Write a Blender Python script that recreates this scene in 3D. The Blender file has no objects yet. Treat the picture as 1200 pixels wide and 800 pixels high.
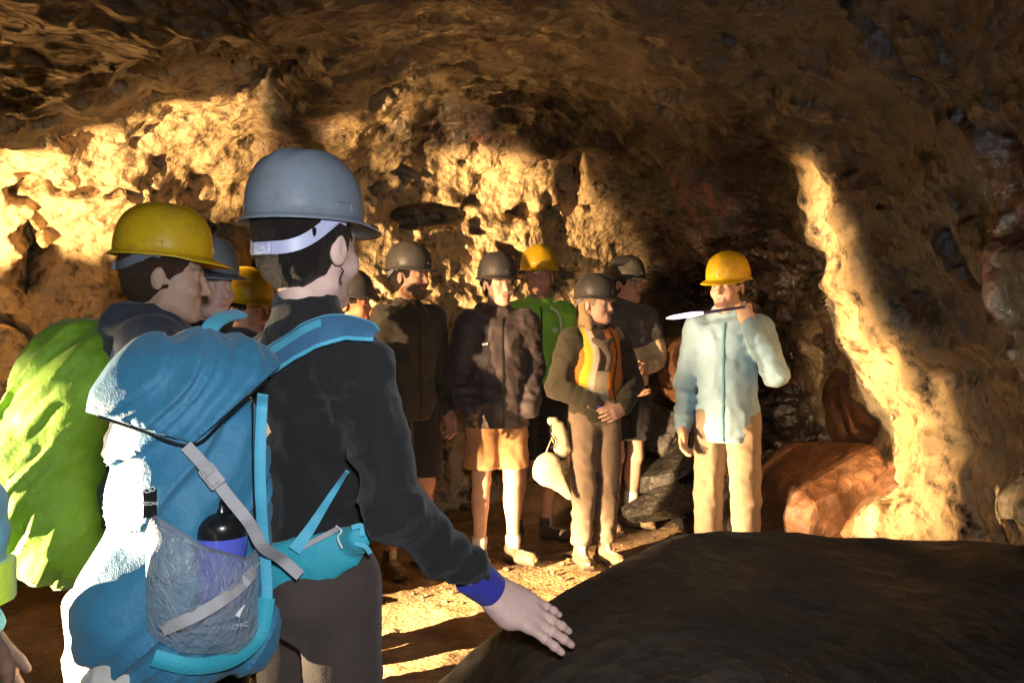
import bpy, bmesh, math, random
import numpy as np
from mathutils import Vector, Matrix
random.seed(7); np.random.seed(7)
scn = bpy.context.scene
COL = scn.collection
R = math.radians

# ------------------------------------------------------------------ camera
CAM_Z = 1.36
PITCH = math.atan(15/1000.0)           # looking very slightly down
cam_d = bpy.data.cameras.new('camera'); cam_d.lens = 30; cam_d.sensor_width = 36
cam_d.clip_start = 0.05; cam_d.clip_end = 200
cam = bpy.data.objects.new('camera', cam_d); COL.objects.link(cam)
cam.location = (0, 0, CAM_Z); cam.rotation_euler = (math.pi/2-PITCH, 0, 0)
scn.camera = cam

def P(px, py, d):
    """point that the photo shows at (px,py) when it stands d metres away"""
    a = (px-600)/1000.0; b = (400-py)/1000.0
    y = math.cos(PITCH)+b*math.sin(PITCH); z = -math.sin(PITCH)+b*math.cos(PITCH)
    return np.array([a*d/y*1.0, d, CAM_Z+z*d/y])

# ------------------------------------------------------------------ noise
def _h(ix, iy, iz, s):
    h = (ix.astype(np.int64)*374761393 + iy.astype(np.int64)*668265263 + iz.astype(np.int64)*2147483647 + s*974634777) & 0xffffffff
    h = ((h ^ (h >> 13))*1274126177) & 0xffffffff
    h = ((h ^ (h >> 16))*2246822519) & 0xffffffff
    h = h ^ (h >> 15)
    return (h & 0xffffff)/float(0xffffff)
def vnoise(p, s=0):
    i = np.floor(p).astype(np.int64); f = p-i; f = f*f*f*(f*(f*6-15)+10)
    x, y, z = i[..., 0], i[..., 1], i[..., 2]
    fx, fy, fz = f[..., 0], f[..., 1], f[..., 2]
    def c(a, b, d): return _h(x+a, y+b, z+d, s)
    x00 = c(0,0,0)*(1-fx)+c(1,0,0)*fx; x10 = c(0,1,0)*(1-fx)+c(1,1,0)*fx
    x01 = c(0,0,1)*(1-fx)+c(1,0,1)*fx; x11 = c(0,1,1)*(1-fx)+c(1,1,1)*fx
    a = x00*(1-fy)+x10*fy; b = x01*(1-fy)+x11*fy
    return (a*(1-fz)+b*fz)*2-1
def fbm(p, o=4, s=0, g=.5):
    r = 0; a = 1; t = 0
    for k in range(o):
        r = r+a*vnoise(p*(2.03**k)+k*7.13, s+k); t += a; a *= g
    return r/t
def ridged(p, o=3, s=0):
    r = 0; a = 1; t = 0
    for k in range(o):
        r = r+a*(1-2*np.abs(vnoise(p*(2.03**k)+k*3.7, s+k))); t += a; a *= .5
    return r/t
def worley(p, s=0):
    i = np.floor(p).astype(np.int64); best = np.full(p.shape[:-1], 9.0); sec = best.copy()
    for a in (-1, 0, 1):
        for b in (-1, 0, 1):
            for c in (-1, 0, 1):
                j = i+np.array([a, b, c])
                q = np.stack([_h(j[..., 0], j[..., 1], j[..., 2], s+k) for k in (1, 2, 3)], -1)+j
                d = np.sqrt(((q-p)**2).sum(-1))
                sec = np.minimum(sec, np.maximum(best, d)); best = np.minimum(best, d)
    return best, sec
def sstep(a, b, x):
    t = np.clip((x-a)/(b-a), 0, 1); return t*t*(3-2*t)

# ------------------------------------------------------------------ object helpers
def mesh_np(name, V, F, smooth=True, col=None):
    """F: (n,4) or (n,3) int array or list of tuples"""
    me = bpy.data.meshes.new(name)
    V = np.asarray(V, dtype=np.float32)
    if isinstance(F, np.ndarray):
        n, k = F.shape
        me.vertices.add(len(V)); me.vertices.foreach_set('co', V.ravel())
        me.loops.add(n*k); me.loops.foreach_set('vertex_index', F.astype(np.int32).ravel())
        me.polygons.add(n); me.polygons.foreach_set('loop_start', np.arange(0, n*k, k, dtype=np.int32))
        try: me.polygons.foreach_set('loop_total', np.full(n, k, dtype=np.int32))
        except Exception: pass
        me.update(calc_edges=True); me.validate()
    else:
        me.from_pydata([tuple(v) for v in V], [], [tuple(f) for f in F]); me.update()
    if smooth: me.polygons.foreach_set('use_smooth', np.ones(len(me.polygons), bool))
    if col is not None:
        a = me.color_attributes.new('Col', 'FLOAT_COLOR', 'POINT')
        c = np.ones((len(V), 4), np.float32); c[:, :3] = col
        a.data.foreach_set('color', c.ravel())
    return me
def obj(name, me, mat=None, parent=None):
    o = bpy.data.objects.new(name, me); COL.objects.link(o)
    if mat is not None: me.materials.append(mat)
    if parent is not None: o.parent = parent
    return o
def tag(o, label=None, cat=None, group=None, kind=None):
    if label: o['label'] = label
    if cat: o['category'] = cat
    if group: o['group'] = group
    if kind: o['kind'] = kind
    return o
def empty(name, loc=(0, 0, 0), rz=0):
    o = bpy.data.objects.new(name, None); COL.objects.link(o); o.location = loc; o.rotation_euler = (0, 0, rz)
    o.empty_display_size = .1
    return o
def merge(parts):
    """join [(V,F),...] of quads"""
    Vs = []; Fs = []; n = 0
    for V, F in parts:
        V = np.asarray(V, float); F = np.asarray(F)
        Vs.append(V); Fs.append(F+n); n += len(V)
    return np.concatenate(Vs), np.concatenate(Fs)

# ------------------------------------------------------------------ materials
def nt(m):
    m.use_nodes = True; return m.node_tree
def N(t, typ, **kw):
    n = t.nodes.new(typ)
    for k, v in kw.items():
        if k.startswith('i_'): n.inputs[k[2:].replace('_', ' ')].default_value = v
        else: setattr(n, k, v)
    return n
def mat_plain(name, color, rough=.6, bump=0, bscale=60, var=.12, vscale=6, metal=0, spec=.5, sheen=0, attr=False, trans=0, weave=False, coat=0, dirt=0):
    m = bpy.data.materials.new(name); t = nt(m); b = t.nodes['Principled BSDF']; L = t.links.new
    b.inputs['Roughness'].default_value = rough; b.inputs['Metallic'].default_value = metal
    b.inputs['Specular IOR Level'].default_value = spec
    if sheen: b.inputs['Sheen Weight'].default_value = sheen
    if coat: b.inputs['Coat Weight'].default_value = coat
    tc = N(t, 'ShaderNodeTexCoord')
    nz = N(t, 'ShaderNodeTexNoise', i_Scale=vscale, i_Detail=6.0, i_Roughness=.6); L(tc.outputs['Object'], nz.inputs['Vector'])
    mr = N(t, 'ShaderNodeMapRange'); L(nz.outputs[0], mr.inputs[0]); mr.inputs[1].default_value = .25; mr.inputs[2].default_value = .75
    mr.inputs[3].default_value = 1-var; mr.inputs[4].default_value = 1+var
    mx = N(t, 'ShaderNodeMix', data_type='RGBA', blend_type='MULTIPLY'); mx.inputs[0].default_value = 1
    if attr:
        at = N(t, 'ShaderNodeVertexColor', layer_name='Col'); L(at.outputs[0], mx.inputs[6])
    else: mx.inputs[6].default_value = (*color, 1)
    cb = N(t, 'ShaderNodeCombineColor')
    for k in range(3): L(mr.outputs[0], cb.inputs[k])
    L(cb.outputs[0], mx.inputs[7]); L(mx.outputs[2], b.inputs['Base Color'])
    if dirt:
        nd = N(t, 'ShaderNodeTexNoise', i_Scale=11.0, i_Detail=10.0, i_Roughness=.75); L(tc.outputs['Object'], nd.inputs['Vector'])
        rd_ = N(t, 'ShaderNodeMapRange'); L(nd.outputs[0], rd_.inputs[0]); rd_.inputs[1].default_value = .50; rd_.inputs[2].default_value = .70; rd_.inputs[4].default_value = dirt
        md_ = N(t, 'ShaderNodeMix', data_type='RGBA'); L(rd_.outputs[0], md_.inputs[0]); L(mx.outputs[2], md_.inputs[6]); md_.inputs[7].default_value = (.13, .085, .05, 1); L(md_.outputs[2], b.inputs['Base Color'])
        rr_ = N(t, 'ShaderNodeMapRange'); L(nd.outputs[0], rr_.inputs[0]); rr_.inputs[1].default_value = .35; rr_.inputs[2].default_value = .65; rr_.inputs[3].default_value = rough*.8; rr_.inputs[4].default_value = min(rough*1.9, 1); L(rr_.outputs[0], b.inputs['Roughness'])
    if bump:
        n2 = N(t, 'ShaderNodeTexNoise', i_Scale=bscale, i_Detail=5.0, i_Roughness=.65); L(tc.outputs['Object'], n2.inputs['Vector'])
        bp = N(t, 'ShaderNodeBump', i_Strength=bump, i_Distance=.01); L(n2.outputs[0], bp.inputs['Height'])
        if weave:
            w = N(t, 'ShaderNodeTexVoronoi', i_Scale=350.0); L(tc.outputs['Object'], w.inputs['Vector'])
            b2 = N(t, 'ShaderNodeBump', i_Strength=.3, i_Distance=.002); L(w.outputs[0], b2.inputs['Height']); L(bp.outputs[0], b2.inputs['Normal']); L(b2.outputs[0], b.inputs['Normal'])
        else: L(bp.outputs[0], b.inputs['Normal'])
    if trans: b.inputs['Transmission Weight'].default_value = trans
    return m

# ------------------------------------------------------------------ signed distance volumes -> one continuous surface
class Vol:
    def __init__(s, xs, ys, zs):
        s.x, s.y, s.z = [np.asarray(a, float) for a in (xs, ys, zs)]
        s.F = np.full((len(s.x), len(s.y), len(s.z)), .25, np.float32)
    def _box(s, lo, hi):
        r = []
        for a, l, h in zip((s.x, s.y, s.z), lo, hi):
            i0 = max(int(np.searchsorted(a, l))-1, 0); i1 = min(int(np.searchsorted(a, h))+1, len(a)); r.append(slice(i0, max(i1, i0)))
        return tuple(r)
    def _pts(s, b):
        X, Y, Z = np.meshgrid(s.x[b[0]], s.y[b[1]], s.z[b[2]], indexing='ij'); return np.stack([X, Y, Z], -1)
    def _put(s, b, d, k, op):
        A = s.F[b]
        if A.size == 0: return
        if op == 'add':
            if k > 0:
                h = np.clip(.5+.5*(A-d)/k, 0, 1); s.F[b] = A*(1-h)+d*h-k*h*(1-h)
            else: s.F[b] = np.minimum(A, d)
        elif op == 'sub':
            if k > 0:
                h = np.clip(.5-.5*(A+d)/k, 0, 1); s.F[b] = A*(1-h)-d*h+k*h*(1-h)
            else: s.F[b] = np.maximum(A, -d)
        elif op == 'and': s.F[b] = np.maximum(A, d)
    def cone(s, a, b, ra, rb, k=.02, op='add', flat=None):
        a = np.asarray(a, float); b = np.asarray(b, float); m = max(ra, rb)+k+.03
        bx = s._box(np.minimum(a, b)-m, np.maximum(a, b)+m); p = s._pts(bx)
        if p.size == 0: return
        q = p-a; ab = b-a
        if flat is not None:      # (axis, squash<1) cross-section flattened along axis
            ax = np.asarray(flat[0], float); ax /= np.linalg.norm(ax); f = 1/flat[1]-1
            q = q+(q@ax)[..., None]*ax*f; ab = ab+(ab@ax)*ax*f
        t = np.clip((q@ab)/max(ab@ab, 1e-9), 0, 1)
        d = np.sqrt(((q-t[..., None]*ab)**2).sum(-1))-(ra+(rb-ra)*t)
        if flat is not None: d = d*(.5+.5*flat[1])
        s._put(bx, d, k, op)
    def ell(s, c, r, k=.02, op='add', rot=None):
        c = np.asarray(c, float); r = np.asarray(r, float); m = r.max()+k+.03
        bx = s._box(c-m, c+m); p = s._pts(bx)
        if p.size == 0: return
        q = p-c
        if rot is not None: q = q@np.asarray(rot)
        n = np.sqrt(((q/r)**2).sum(-1)); n2 = np.sqrt(((q/r**2)**2).sum(-1))
        s._put(bx, n*(n-1)/np.maximum(n2, 1e-6), k, op)
    def box(s, c, h, rad, k=.01, op='add', rot=None):
        c = np.asarray(c, float); h = np.asarray(h, float); m = np.linalg.norm(h)+rad+k+.03
        bx = s._box(c-m, c+m); p = s._pts(bx)
        if p.size == 0: return
        q = p-c
        if rot is not None: q = q@np.asarray(rot)
        q = np.abs(q)-h+rad
        d = np.sqrt((np.maximum(q, 0)**2).sum(-1))+np.minimum(q.max(-1), 0)-rad
        s._put(bx, d, k, op)
    def cut(s, c, n):                     # keep the side n points away from
        c = np.asarray(c, float); n = np.asarray(n, float); n = n/np.linalg.norm(n)
        d = (s.x[:, None, None]-c[0])*n[0]+(s.y[None, :, None]-c[1])*n[1]+(s.z[None, None, :]-c[2])*n[2]
        s.F = np.maximum(s.F, d).astype(np.float32)
    def disp(s, fn, band=.05):
        idx = np.argwhere(np.abs(s.F) < band)
        if len(idx) == 0: return
        p = np.stack([s.x[idx[:, 0]], s.y[idx[:, 1]], s.z[idx[:, 2]]], -1)
        s.F[idx[:, 0], idx[:, 1], idx[:, 2]] += fn(p).astype(np.float32)
    def mesh(s, smooth=1):
        F = s.F; F[0] = F[-1] = .2; F[:, 0] = F[:, -1] = .2; F[:, :, 0] = F[:, :, -1] = .2
        S = F < 0; nx, ny, nz = F.shape
        cnt = np.zeros((nx-1, ny-1, nz-1), np.int8)
        for a in (0, 1):
            for b in (0, 1):
                for c in (0, 1): cnt += S[a:nx-1+a, b:ny-1+b, c:nz-1+c]
        act = np.argwhere((cnt > 0) & (cnt < 8)); idx = np.full(cnt.shape, -1, np.int64)
        idx[act[:, 0], act[:, 1], act[:, 2]] = np.arange(len(act))
        sm = np.zeros((len(act), 3)); w = np.zeros(len(act)); ax = (s.x, s.y, s.z)
        i, j, k = act.T
        for d in range(3):
            o = [e for e in range(3) if e != d]
            for a in (0, 1):
                for b in (0, 1):
                    st = [i.copy(), j.copy(), k.copy()]; st[o[0]] = st[o[0]]+a; st[o[1]] = st[o[1]]+b
                    en = [e.copy() for e in st]; en[d] = en[d]+1
                    f0 = F[st[0], st[1], st[2]]; f1 = F[en[0], en[1], en[2]]; m = (f0 < 0) != (f1 < 0)
                    t = np.where(m, f0/np.where(m, f0-f1, 1), 0)
                    p = np.stack([ax[e][st[e]] for e in range(3)], -1).astype(float)
                    p[:, d] += t*(ax[d][en[d]]-ax[d][st[d]])
                    sm += p*m[:, None]; w += m
        V = sm/np.maximum(w, 1)[:, None]; Q = []
        for d in range(3):
            o = [(d+1) % 3, (d+2) % 3]
            sl0 = [slice(None)]*3; sl1 = [slice(None)]*3; sl0[d] = slice(0, -1); sl1[d] = slice(1, None)
            X = S[tuple(sl0)] != S[tuple(sl1)]; e = np.argwhere(X)
            e = e[(e[:, o[0]] > 0) & (e[:, o[1]] > 0)]
            if len(e) == 0: continue
            ins = S[e[:, 0], e[:, 1], e[:, 2]]
            def g(a, b):
                q = e.copy(); q[:, o[0]] -= a; q[:, o[1]] -= b
                q = np.minimum(q, np.array(idx.shape)-1)
                return idx[q[:, 0], q[:, 1], q[:, 2]]
            f = np.stack([g(1, 1), g(0, 1), g(0, 0), g(1, 0)], -1)
            f[~ins] = f[~ins][:, ::-1]; Q.append(f)
        Q = np.concatenate(Q) if Q else np.zeros((0, 4), int)
        Q = Q[(Q >= 0).all(1)]
        for _ in range(smooth):
            acc = np.zeros_like(V); c = np.zeros(len(V))
            for a, b in ((0, 1), (1, 2), (2, 3), (3, 0)):
                np.add.at(acc, Q[:, a], V[Q[:, b]]); np.add.at(c, Q[:, a], 1)
                np.add.at(acc, Q[:, b], V[Q[:, a]]); np.add.at(c, Q[:, b], 1)
            V = V*.5+.5*acc/np.maximum(c, 1)[:, None]
        return V, Q
def rng(a, b, st): return np.arange(a, b+st*.5, st)
def catmull(pts, n=12):
    pts = [np.asarray(p, float) for p in pts]; pts = [2*pts[0]-pts[1]]+pts+[2*pts[-1]-pts[-2]]; out = []
    for i in range(1, len(pts)-2):
        a, b, c, d = pts[i-1:i+3]
        for t in np.linspace(0, 1, n, endpoint=False):
            out.append(.5*((2*b)+(c-a)*t+(2*a-5*b+4*c-d)*t*t+(3*b-a-3*c+d)*t**3))
    out.append(pts[-2]); return np.array(out)
def tube(path, r, seg=10):
    path = np.asarray(path, float); n = len(path); r = np.broadcast_to(r, (n,)); T = np.gradient(path, axis=0); T /= np.linalg.norm(T, axis=1)[:, None]
    up = np.array([0, 0, 1.]) if abs(T[0][2]) < .9 else np.array([1., 0, 0]); V = []
    for i in range(n):
        u = np.cross(T[i], up); u /= np.linalg.norm(u); v = np.cross(u, T[i]); up = v
        for k in range(seg):
            a = 2*math.pi*k/seg; V.append(path[i]+r[i]*(math.cos(a)*u+math.sin(a)*v))
    F = [(i*seg+k, (i+1)*seg+k, (i+1)*seg+(k+1) % seg, i*seg+(k+1) % seg) for i in range(n-1) for k in range(seg)]
    c0 = len(V); V.append(path[0]); V.append(path[-1])
    for k in range(seg):
        F.append((c0, k, (k+1) % seg, c0)); F.append((c0+1, (n-1)*seg+(k+1) % seg, (n-1)*seg+k, c0+1))
    return np.array(V), F
def clean(F): 
    out = []
    for f in F:
        g = []
        for i in f:
            if i not in g: g.append(int(i))
        if len(g) > 2: out.append(tuple(g))
    return out
def ribbon(path, w, nrm, th=.004, bulge=0.0):
    """flat strap: path pts, width, facing normal(s)"""
    path = np.asarray(path, float); n = len(path); T = np.gradient(path, axis=0); T /= np.linalg.norm(T, axis=1)[:, None]
    nrm = np.broadcast_to(np.asarray(nrm, float), (n, 3)); w = np.broadcast_to(w, (n,)); V = []; prof = [(-1, 0), (-.5, bulge), (0, bulge*1.3), (.5, bulge), (1, 0)]
    for i in range(n):
        s_ = np.cross(T[i], nrm[i]); s_ /= np.linalg.norm(s_); u = np.cross(s_, T[i])
        for a, h in prof: V.append(path[i]+s_*a*w[i]/2+u*(h+th/2))
        for a, h in prof[::-1]: V.append(path[i]+s_*a*w[i]/2-u*th/2)
    m = 10; F = [(i*m+k, i*m+(k+1) % m, (i+1)*m+(k+1) % m, (i+1)*m+k) for i in range(n-1) for k in range(m)]
    F.append(tuple(range(m))[::-1]); F.append(tuple((n-1)*m+k for k in range(m)))
    return np.array(V), F
def mesh_list(name, parts, smooth=True):
    V = []; F = []
    for v, f in parts:
        n = len(V); V.extend([tuple(p) for p in v]); F.extend([tuple(i+n for i in q) for q in clean(f)])
    me = mesh_np(name, V, F, smooth)
    bm = bmesh.new(); bm.from_mesh(me); bmesh.ops.recalc_face_normals(bm, faces=bm.faces); bm.to_mesh(me); bm.free()
    if smooth: me.polygons.foreach_set('use_smooth', np.ones(len(me.polygons), bool)); me.set_sharp_from_angle(angle=R(50))
    return me
# ------------------------------------------------------------------ people
M_SKIN = mat_plain('skin', (1, 1, 1), .5, .25, 120, .06, 20, attr=True, spec=.4)
M_SKIN.node_tree.nodes['Principled BSDF'].inputs['Subsurface Weight'].default_value = .12
M_SKIN.node_tree.nodes['Principled BSDF'].inputs['Subsurface Radius'].default_value = (.012, .005, .003)
M_EYE = mat_plain('eye', (1, 1, 1), .15, attr=True, var=0)
def cloth(name, c, rough=.85, **k): return mat_plain(name, c, rough, k.pop('bump', .22), k.pop('bscale', 90), .14, 9, sheen=.15, weave=k.pop('weave', True), **k)
M_BLACKFLEECE = cloth('black_fleece', (.0085, .008, .009), bump=.35); M_NAVY = cloth('navy_cloth', (.04, .045, .065)); M_DARKPANTS = cloth('dark_brown_cloth', (.06, .042, .034))
M_VEST = cloth('vest_cloth', (1, 1, 1), attr=True); M_PURPLE = cloth('dark_shell_cloth', (.05, .038, .045), .6); M_OLIVE = cloth('dark_olive_cloth', (.035, .03, .018)); M_TAN = cloth('tan_cloth', (.42, .22, .10))
M_GREEN = cloth('green_cloth', (.28, .66, .07)); M_BLUEJ = cloth('pale_blue_cloth', (.27, .42, .52), .7); M_KHAKI = cloth('khaki_cloth', (.29, .215, .145))
M_GREYP = cloth('grey_brown_cloth', (.17, .125, .095)); M_BLK = cloth('black_cloth', (.012, .012, .013)); M_CREAM = cloth('cream_cloth', (.62, .52, .36))
M_ORANGE = cloth('orange_cloth', (.75, .28, .03)); M_YEL = cloth('yellow_reflective_cloth', (.8, .65, .08)); M_GREYJ = cloth('grey_cloth', (.10, .095, .10))
M_TEALC = cloth('teal_cloth', (.10, .30, .36)); M_HIVIS = cloth('fluorescent_cloth', (.55, .75, .04)); M_SOCK = cloth('pale_sock', (.7, .66, .58)); M_WHITE = cloth('white_cloth', (.75, .74, .7))
M_ROYAL = cloth('royal_blue_cloth', (.035, .04, .42))
M_BROWNSHOE = cloth('brown_shoe', (.09, .05, .03), .6, attr=True); M_PALESHOE = cloth('pale_shoe', (.3, .24, .16), .6, attr=True)
M_HGREY = mat_plain('grey_hard_hat_plastic', (.21, .25, .30), .36, .12, 25, .12, 14, coat=.15, dirt=.45)
M_HGREY2 = mat_plain('dark_grey_hard_hat_plastic', (.065, .062, .06), .4, .1, 30, .15, 14, coat=.1, dirt=.3)
M_HYEL = mat_plain('yellow_hard_hat_plastic', (.82, .50, .015), .3, .1, 30, .10, 14, coat=.2, dirt=.5)
M_STRAPW = mat_plain('pale_lilac_plastic', (.5, .52, .72), .4); M_STRAPG = mat_plain('grey_plastic', (.18, .19, .24), .5)
M_HAIRD = mat_plain('dark_hair', (.018, .012, .01), .5, 1.0, 220, .3, 60); M_HAIRB = mat_plain('brown_hair', (.07, .035, .02), .5, 1.0, 220, .3, 60); M_HAIRL = mat_plain('fair_hair', (.45, .32, .19), .5, 1.0, 220, .3, 60)
M_METAL = mat_plain('metal', (.6, .6, .6), .3, metal=1)

def rotz(a): c, s = math.cos(a), math.sin(a); return np.array([[c, -s, 0], [s, c, 0], [0, 0, 1.]])
def rotx(a): c, s = math.cos(a), math.sin(a); return np.array([[1, 0, 0], [0, c, -s], [0, s, c.real if False else c]])
def roty(a): c, s = math.cos(a), math.sin(a); return np.array([[c, 0, s], [0, 1, 0], [-s, 0, c]])

def hand_mesh(W, d, n, side, curl=(25, 30, 35, 40), thumb=(35, 25, 1), st=.0032, spread=4, sc=1.0, smooth=2, flen=1.0):
    """W wrist, d finger direction, n back-of-hand normal, side=+1/-1 where the thumb leaves"""
    v = Vol(rng(-.075, .075, st), rng(-.075, .225, st), rng(-.12, .05, st))
    v.cone((0, -.09, 0), (0, 0, 0), .029, .0245, 0, flat=((0, 0, 1), .8))
    base = [(.030, .085), (.0105, .091), (-.0095, .087), (-.0285, .078)]
    L = [(.042, .026, .020), (.047, .030, .021), (.043, .028, .021), (.034, .021, .018)]; rd = [.0094, .0098, .0094, .0082]
    for (bx, by) in base:
        v.cone((bx*.55*side, .0, 0), (bx*side, by, -.002), .0185, .0118, .022, flat=((0, 0, 1), .85))
    v.ell((.0, .045, -.004), (.036, .045, .0135), .02)
    v.cone((.018*side, .012, -.008), (.034*side, .05, -.012), .018, .013, .02)      # ball of the thumb
    for i, ((bx, by), l, r_) in enumerate(zip(base, L, rd)):
        p = np.array([bx*side, by, 0.]); sp = R((1.5-i)*spread)*side; a = 0
        for j, s_ in enumerate(l):
            a += R(curl[i])*(.55, 1., .7)[j]
            q = p+s_*flen*np.array([math.sin(sp)*math.cos(a), math.cos(sp)*math.cos(a), -math.sin(a)])
            v.cone(p, q, r_*(1.04, .97, .90)[j], r_*(.98, .90, .78)[j], .004 if j else .009)
            if j: v.ell(p, (r_*1.03,)*3, .003)
            p = q
    t0 = np.array([.026*side, .022, -.012]); a = R(thumb[0]); b = R(thumb[1])
    p = t0; tl = thumb[2] if len(thumb) > 2 else 1
    for j, (s_, ra, rb) in enumerate(((.040, .0135, .0112), (.030, .0112, .0105), (.024, .0105, .0085))):
        ang = a-j*b*.35; q = p+s_*tl*np.array([side*math.sin(ang), math.cos(ang)*.85, -.35+.1*j])
        v.cone(p, q, ra, rb, .012 if j == 0 else .004); p = q
    v.disp(lambda p: -.0006*np.sin(p[:, 1]*700)*(np.abs((p[:, 1]-.135)) < .012)*(p[:, 2] > 0))
    V, F = v.mesh(smooth)
    d = np.array(d, float); d /= np.linalg.norm(d); n = np.array(n, float); n -= d*(n@d); n /= np.linalg.norm(n); x = np.cross(d, n)
    return np.asarray(W)+sc*(V@np.stack([x, d, n])), F

HATC = {}
def hat_mesh(grey=True):
    nt_, nr = 72, 26; A, B, H = .114, .138, .143; V = []
    rows = []
    for i in range(nr+1):
        t = i/nr; rr = math.sin(t*math.pi/2)**.76; zz = H*max(math.cos(t*math.pi/2), 0)**.80
        rows.append((rr, zz, 0))
    for i, (rr, zz, _) in enumerate(rows):
        for k in range(nt_):
            a = 2*math.pi*k/nt_; x = A*rr*math.sin(a); y = -B*rr*math.cos(a); z = zz
            if grey:
                m = math.exp(-(x/.016)**2)+.75*math.exp(-((abs(x)-.05)/.014)**2)
                f = sstep(.02, .10, zz)*sstep(.135, .08, abs(y)); z += .0045*m*float(f)
            else:
                m = math.exp(-(x/.022)**4); z += .006*m*float(sstep(.04, .11, zz))
            V.append((x, y, z))
    # flange, peak
    for (e, dz, pk) in ((.004, -.004, .0), (.009, -.007, .25), (.011, -.010, .6), (.012, -.013, 1.0)):
        for k in range(nt_):
            a = 2*math.pi*k/nt_; x = math.sin(a); y = -math.cos(a); f = max(math.cos(a), 0)**1.1*float(sstep(.25, .6, math.cos(a)))
            ex = e+.046*pk*f
            V.append((x*(A+ex*(1-.35*f)), y*(B+ex), dz-.012*pk*f+.0))
    n = nr+5; F = []
    for i in range(n-1):
        for k in range(nt_):
            F.append((i*nt_+k, (i+1)*nt_+k, (i+1)*nt_+(k+1) % nt_, i*nt_+(k+1) % nt_))
    V = np.array(V)
    me = mesh_np('hard_hat', V, F); bm = bmesh.new(); bm.from_mesh(me); bmesh.ops.remove_doubles(bm, verts=bm.verts, dist=.0004); bmesh.ops.recalc_face_normals(bm, faces=bm.faces); bm.to_mesh(me); bm.free()
    me.polygons.foreach_set('use_smooth', np.ones(len(me.polygons), bool)); return me

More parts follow.
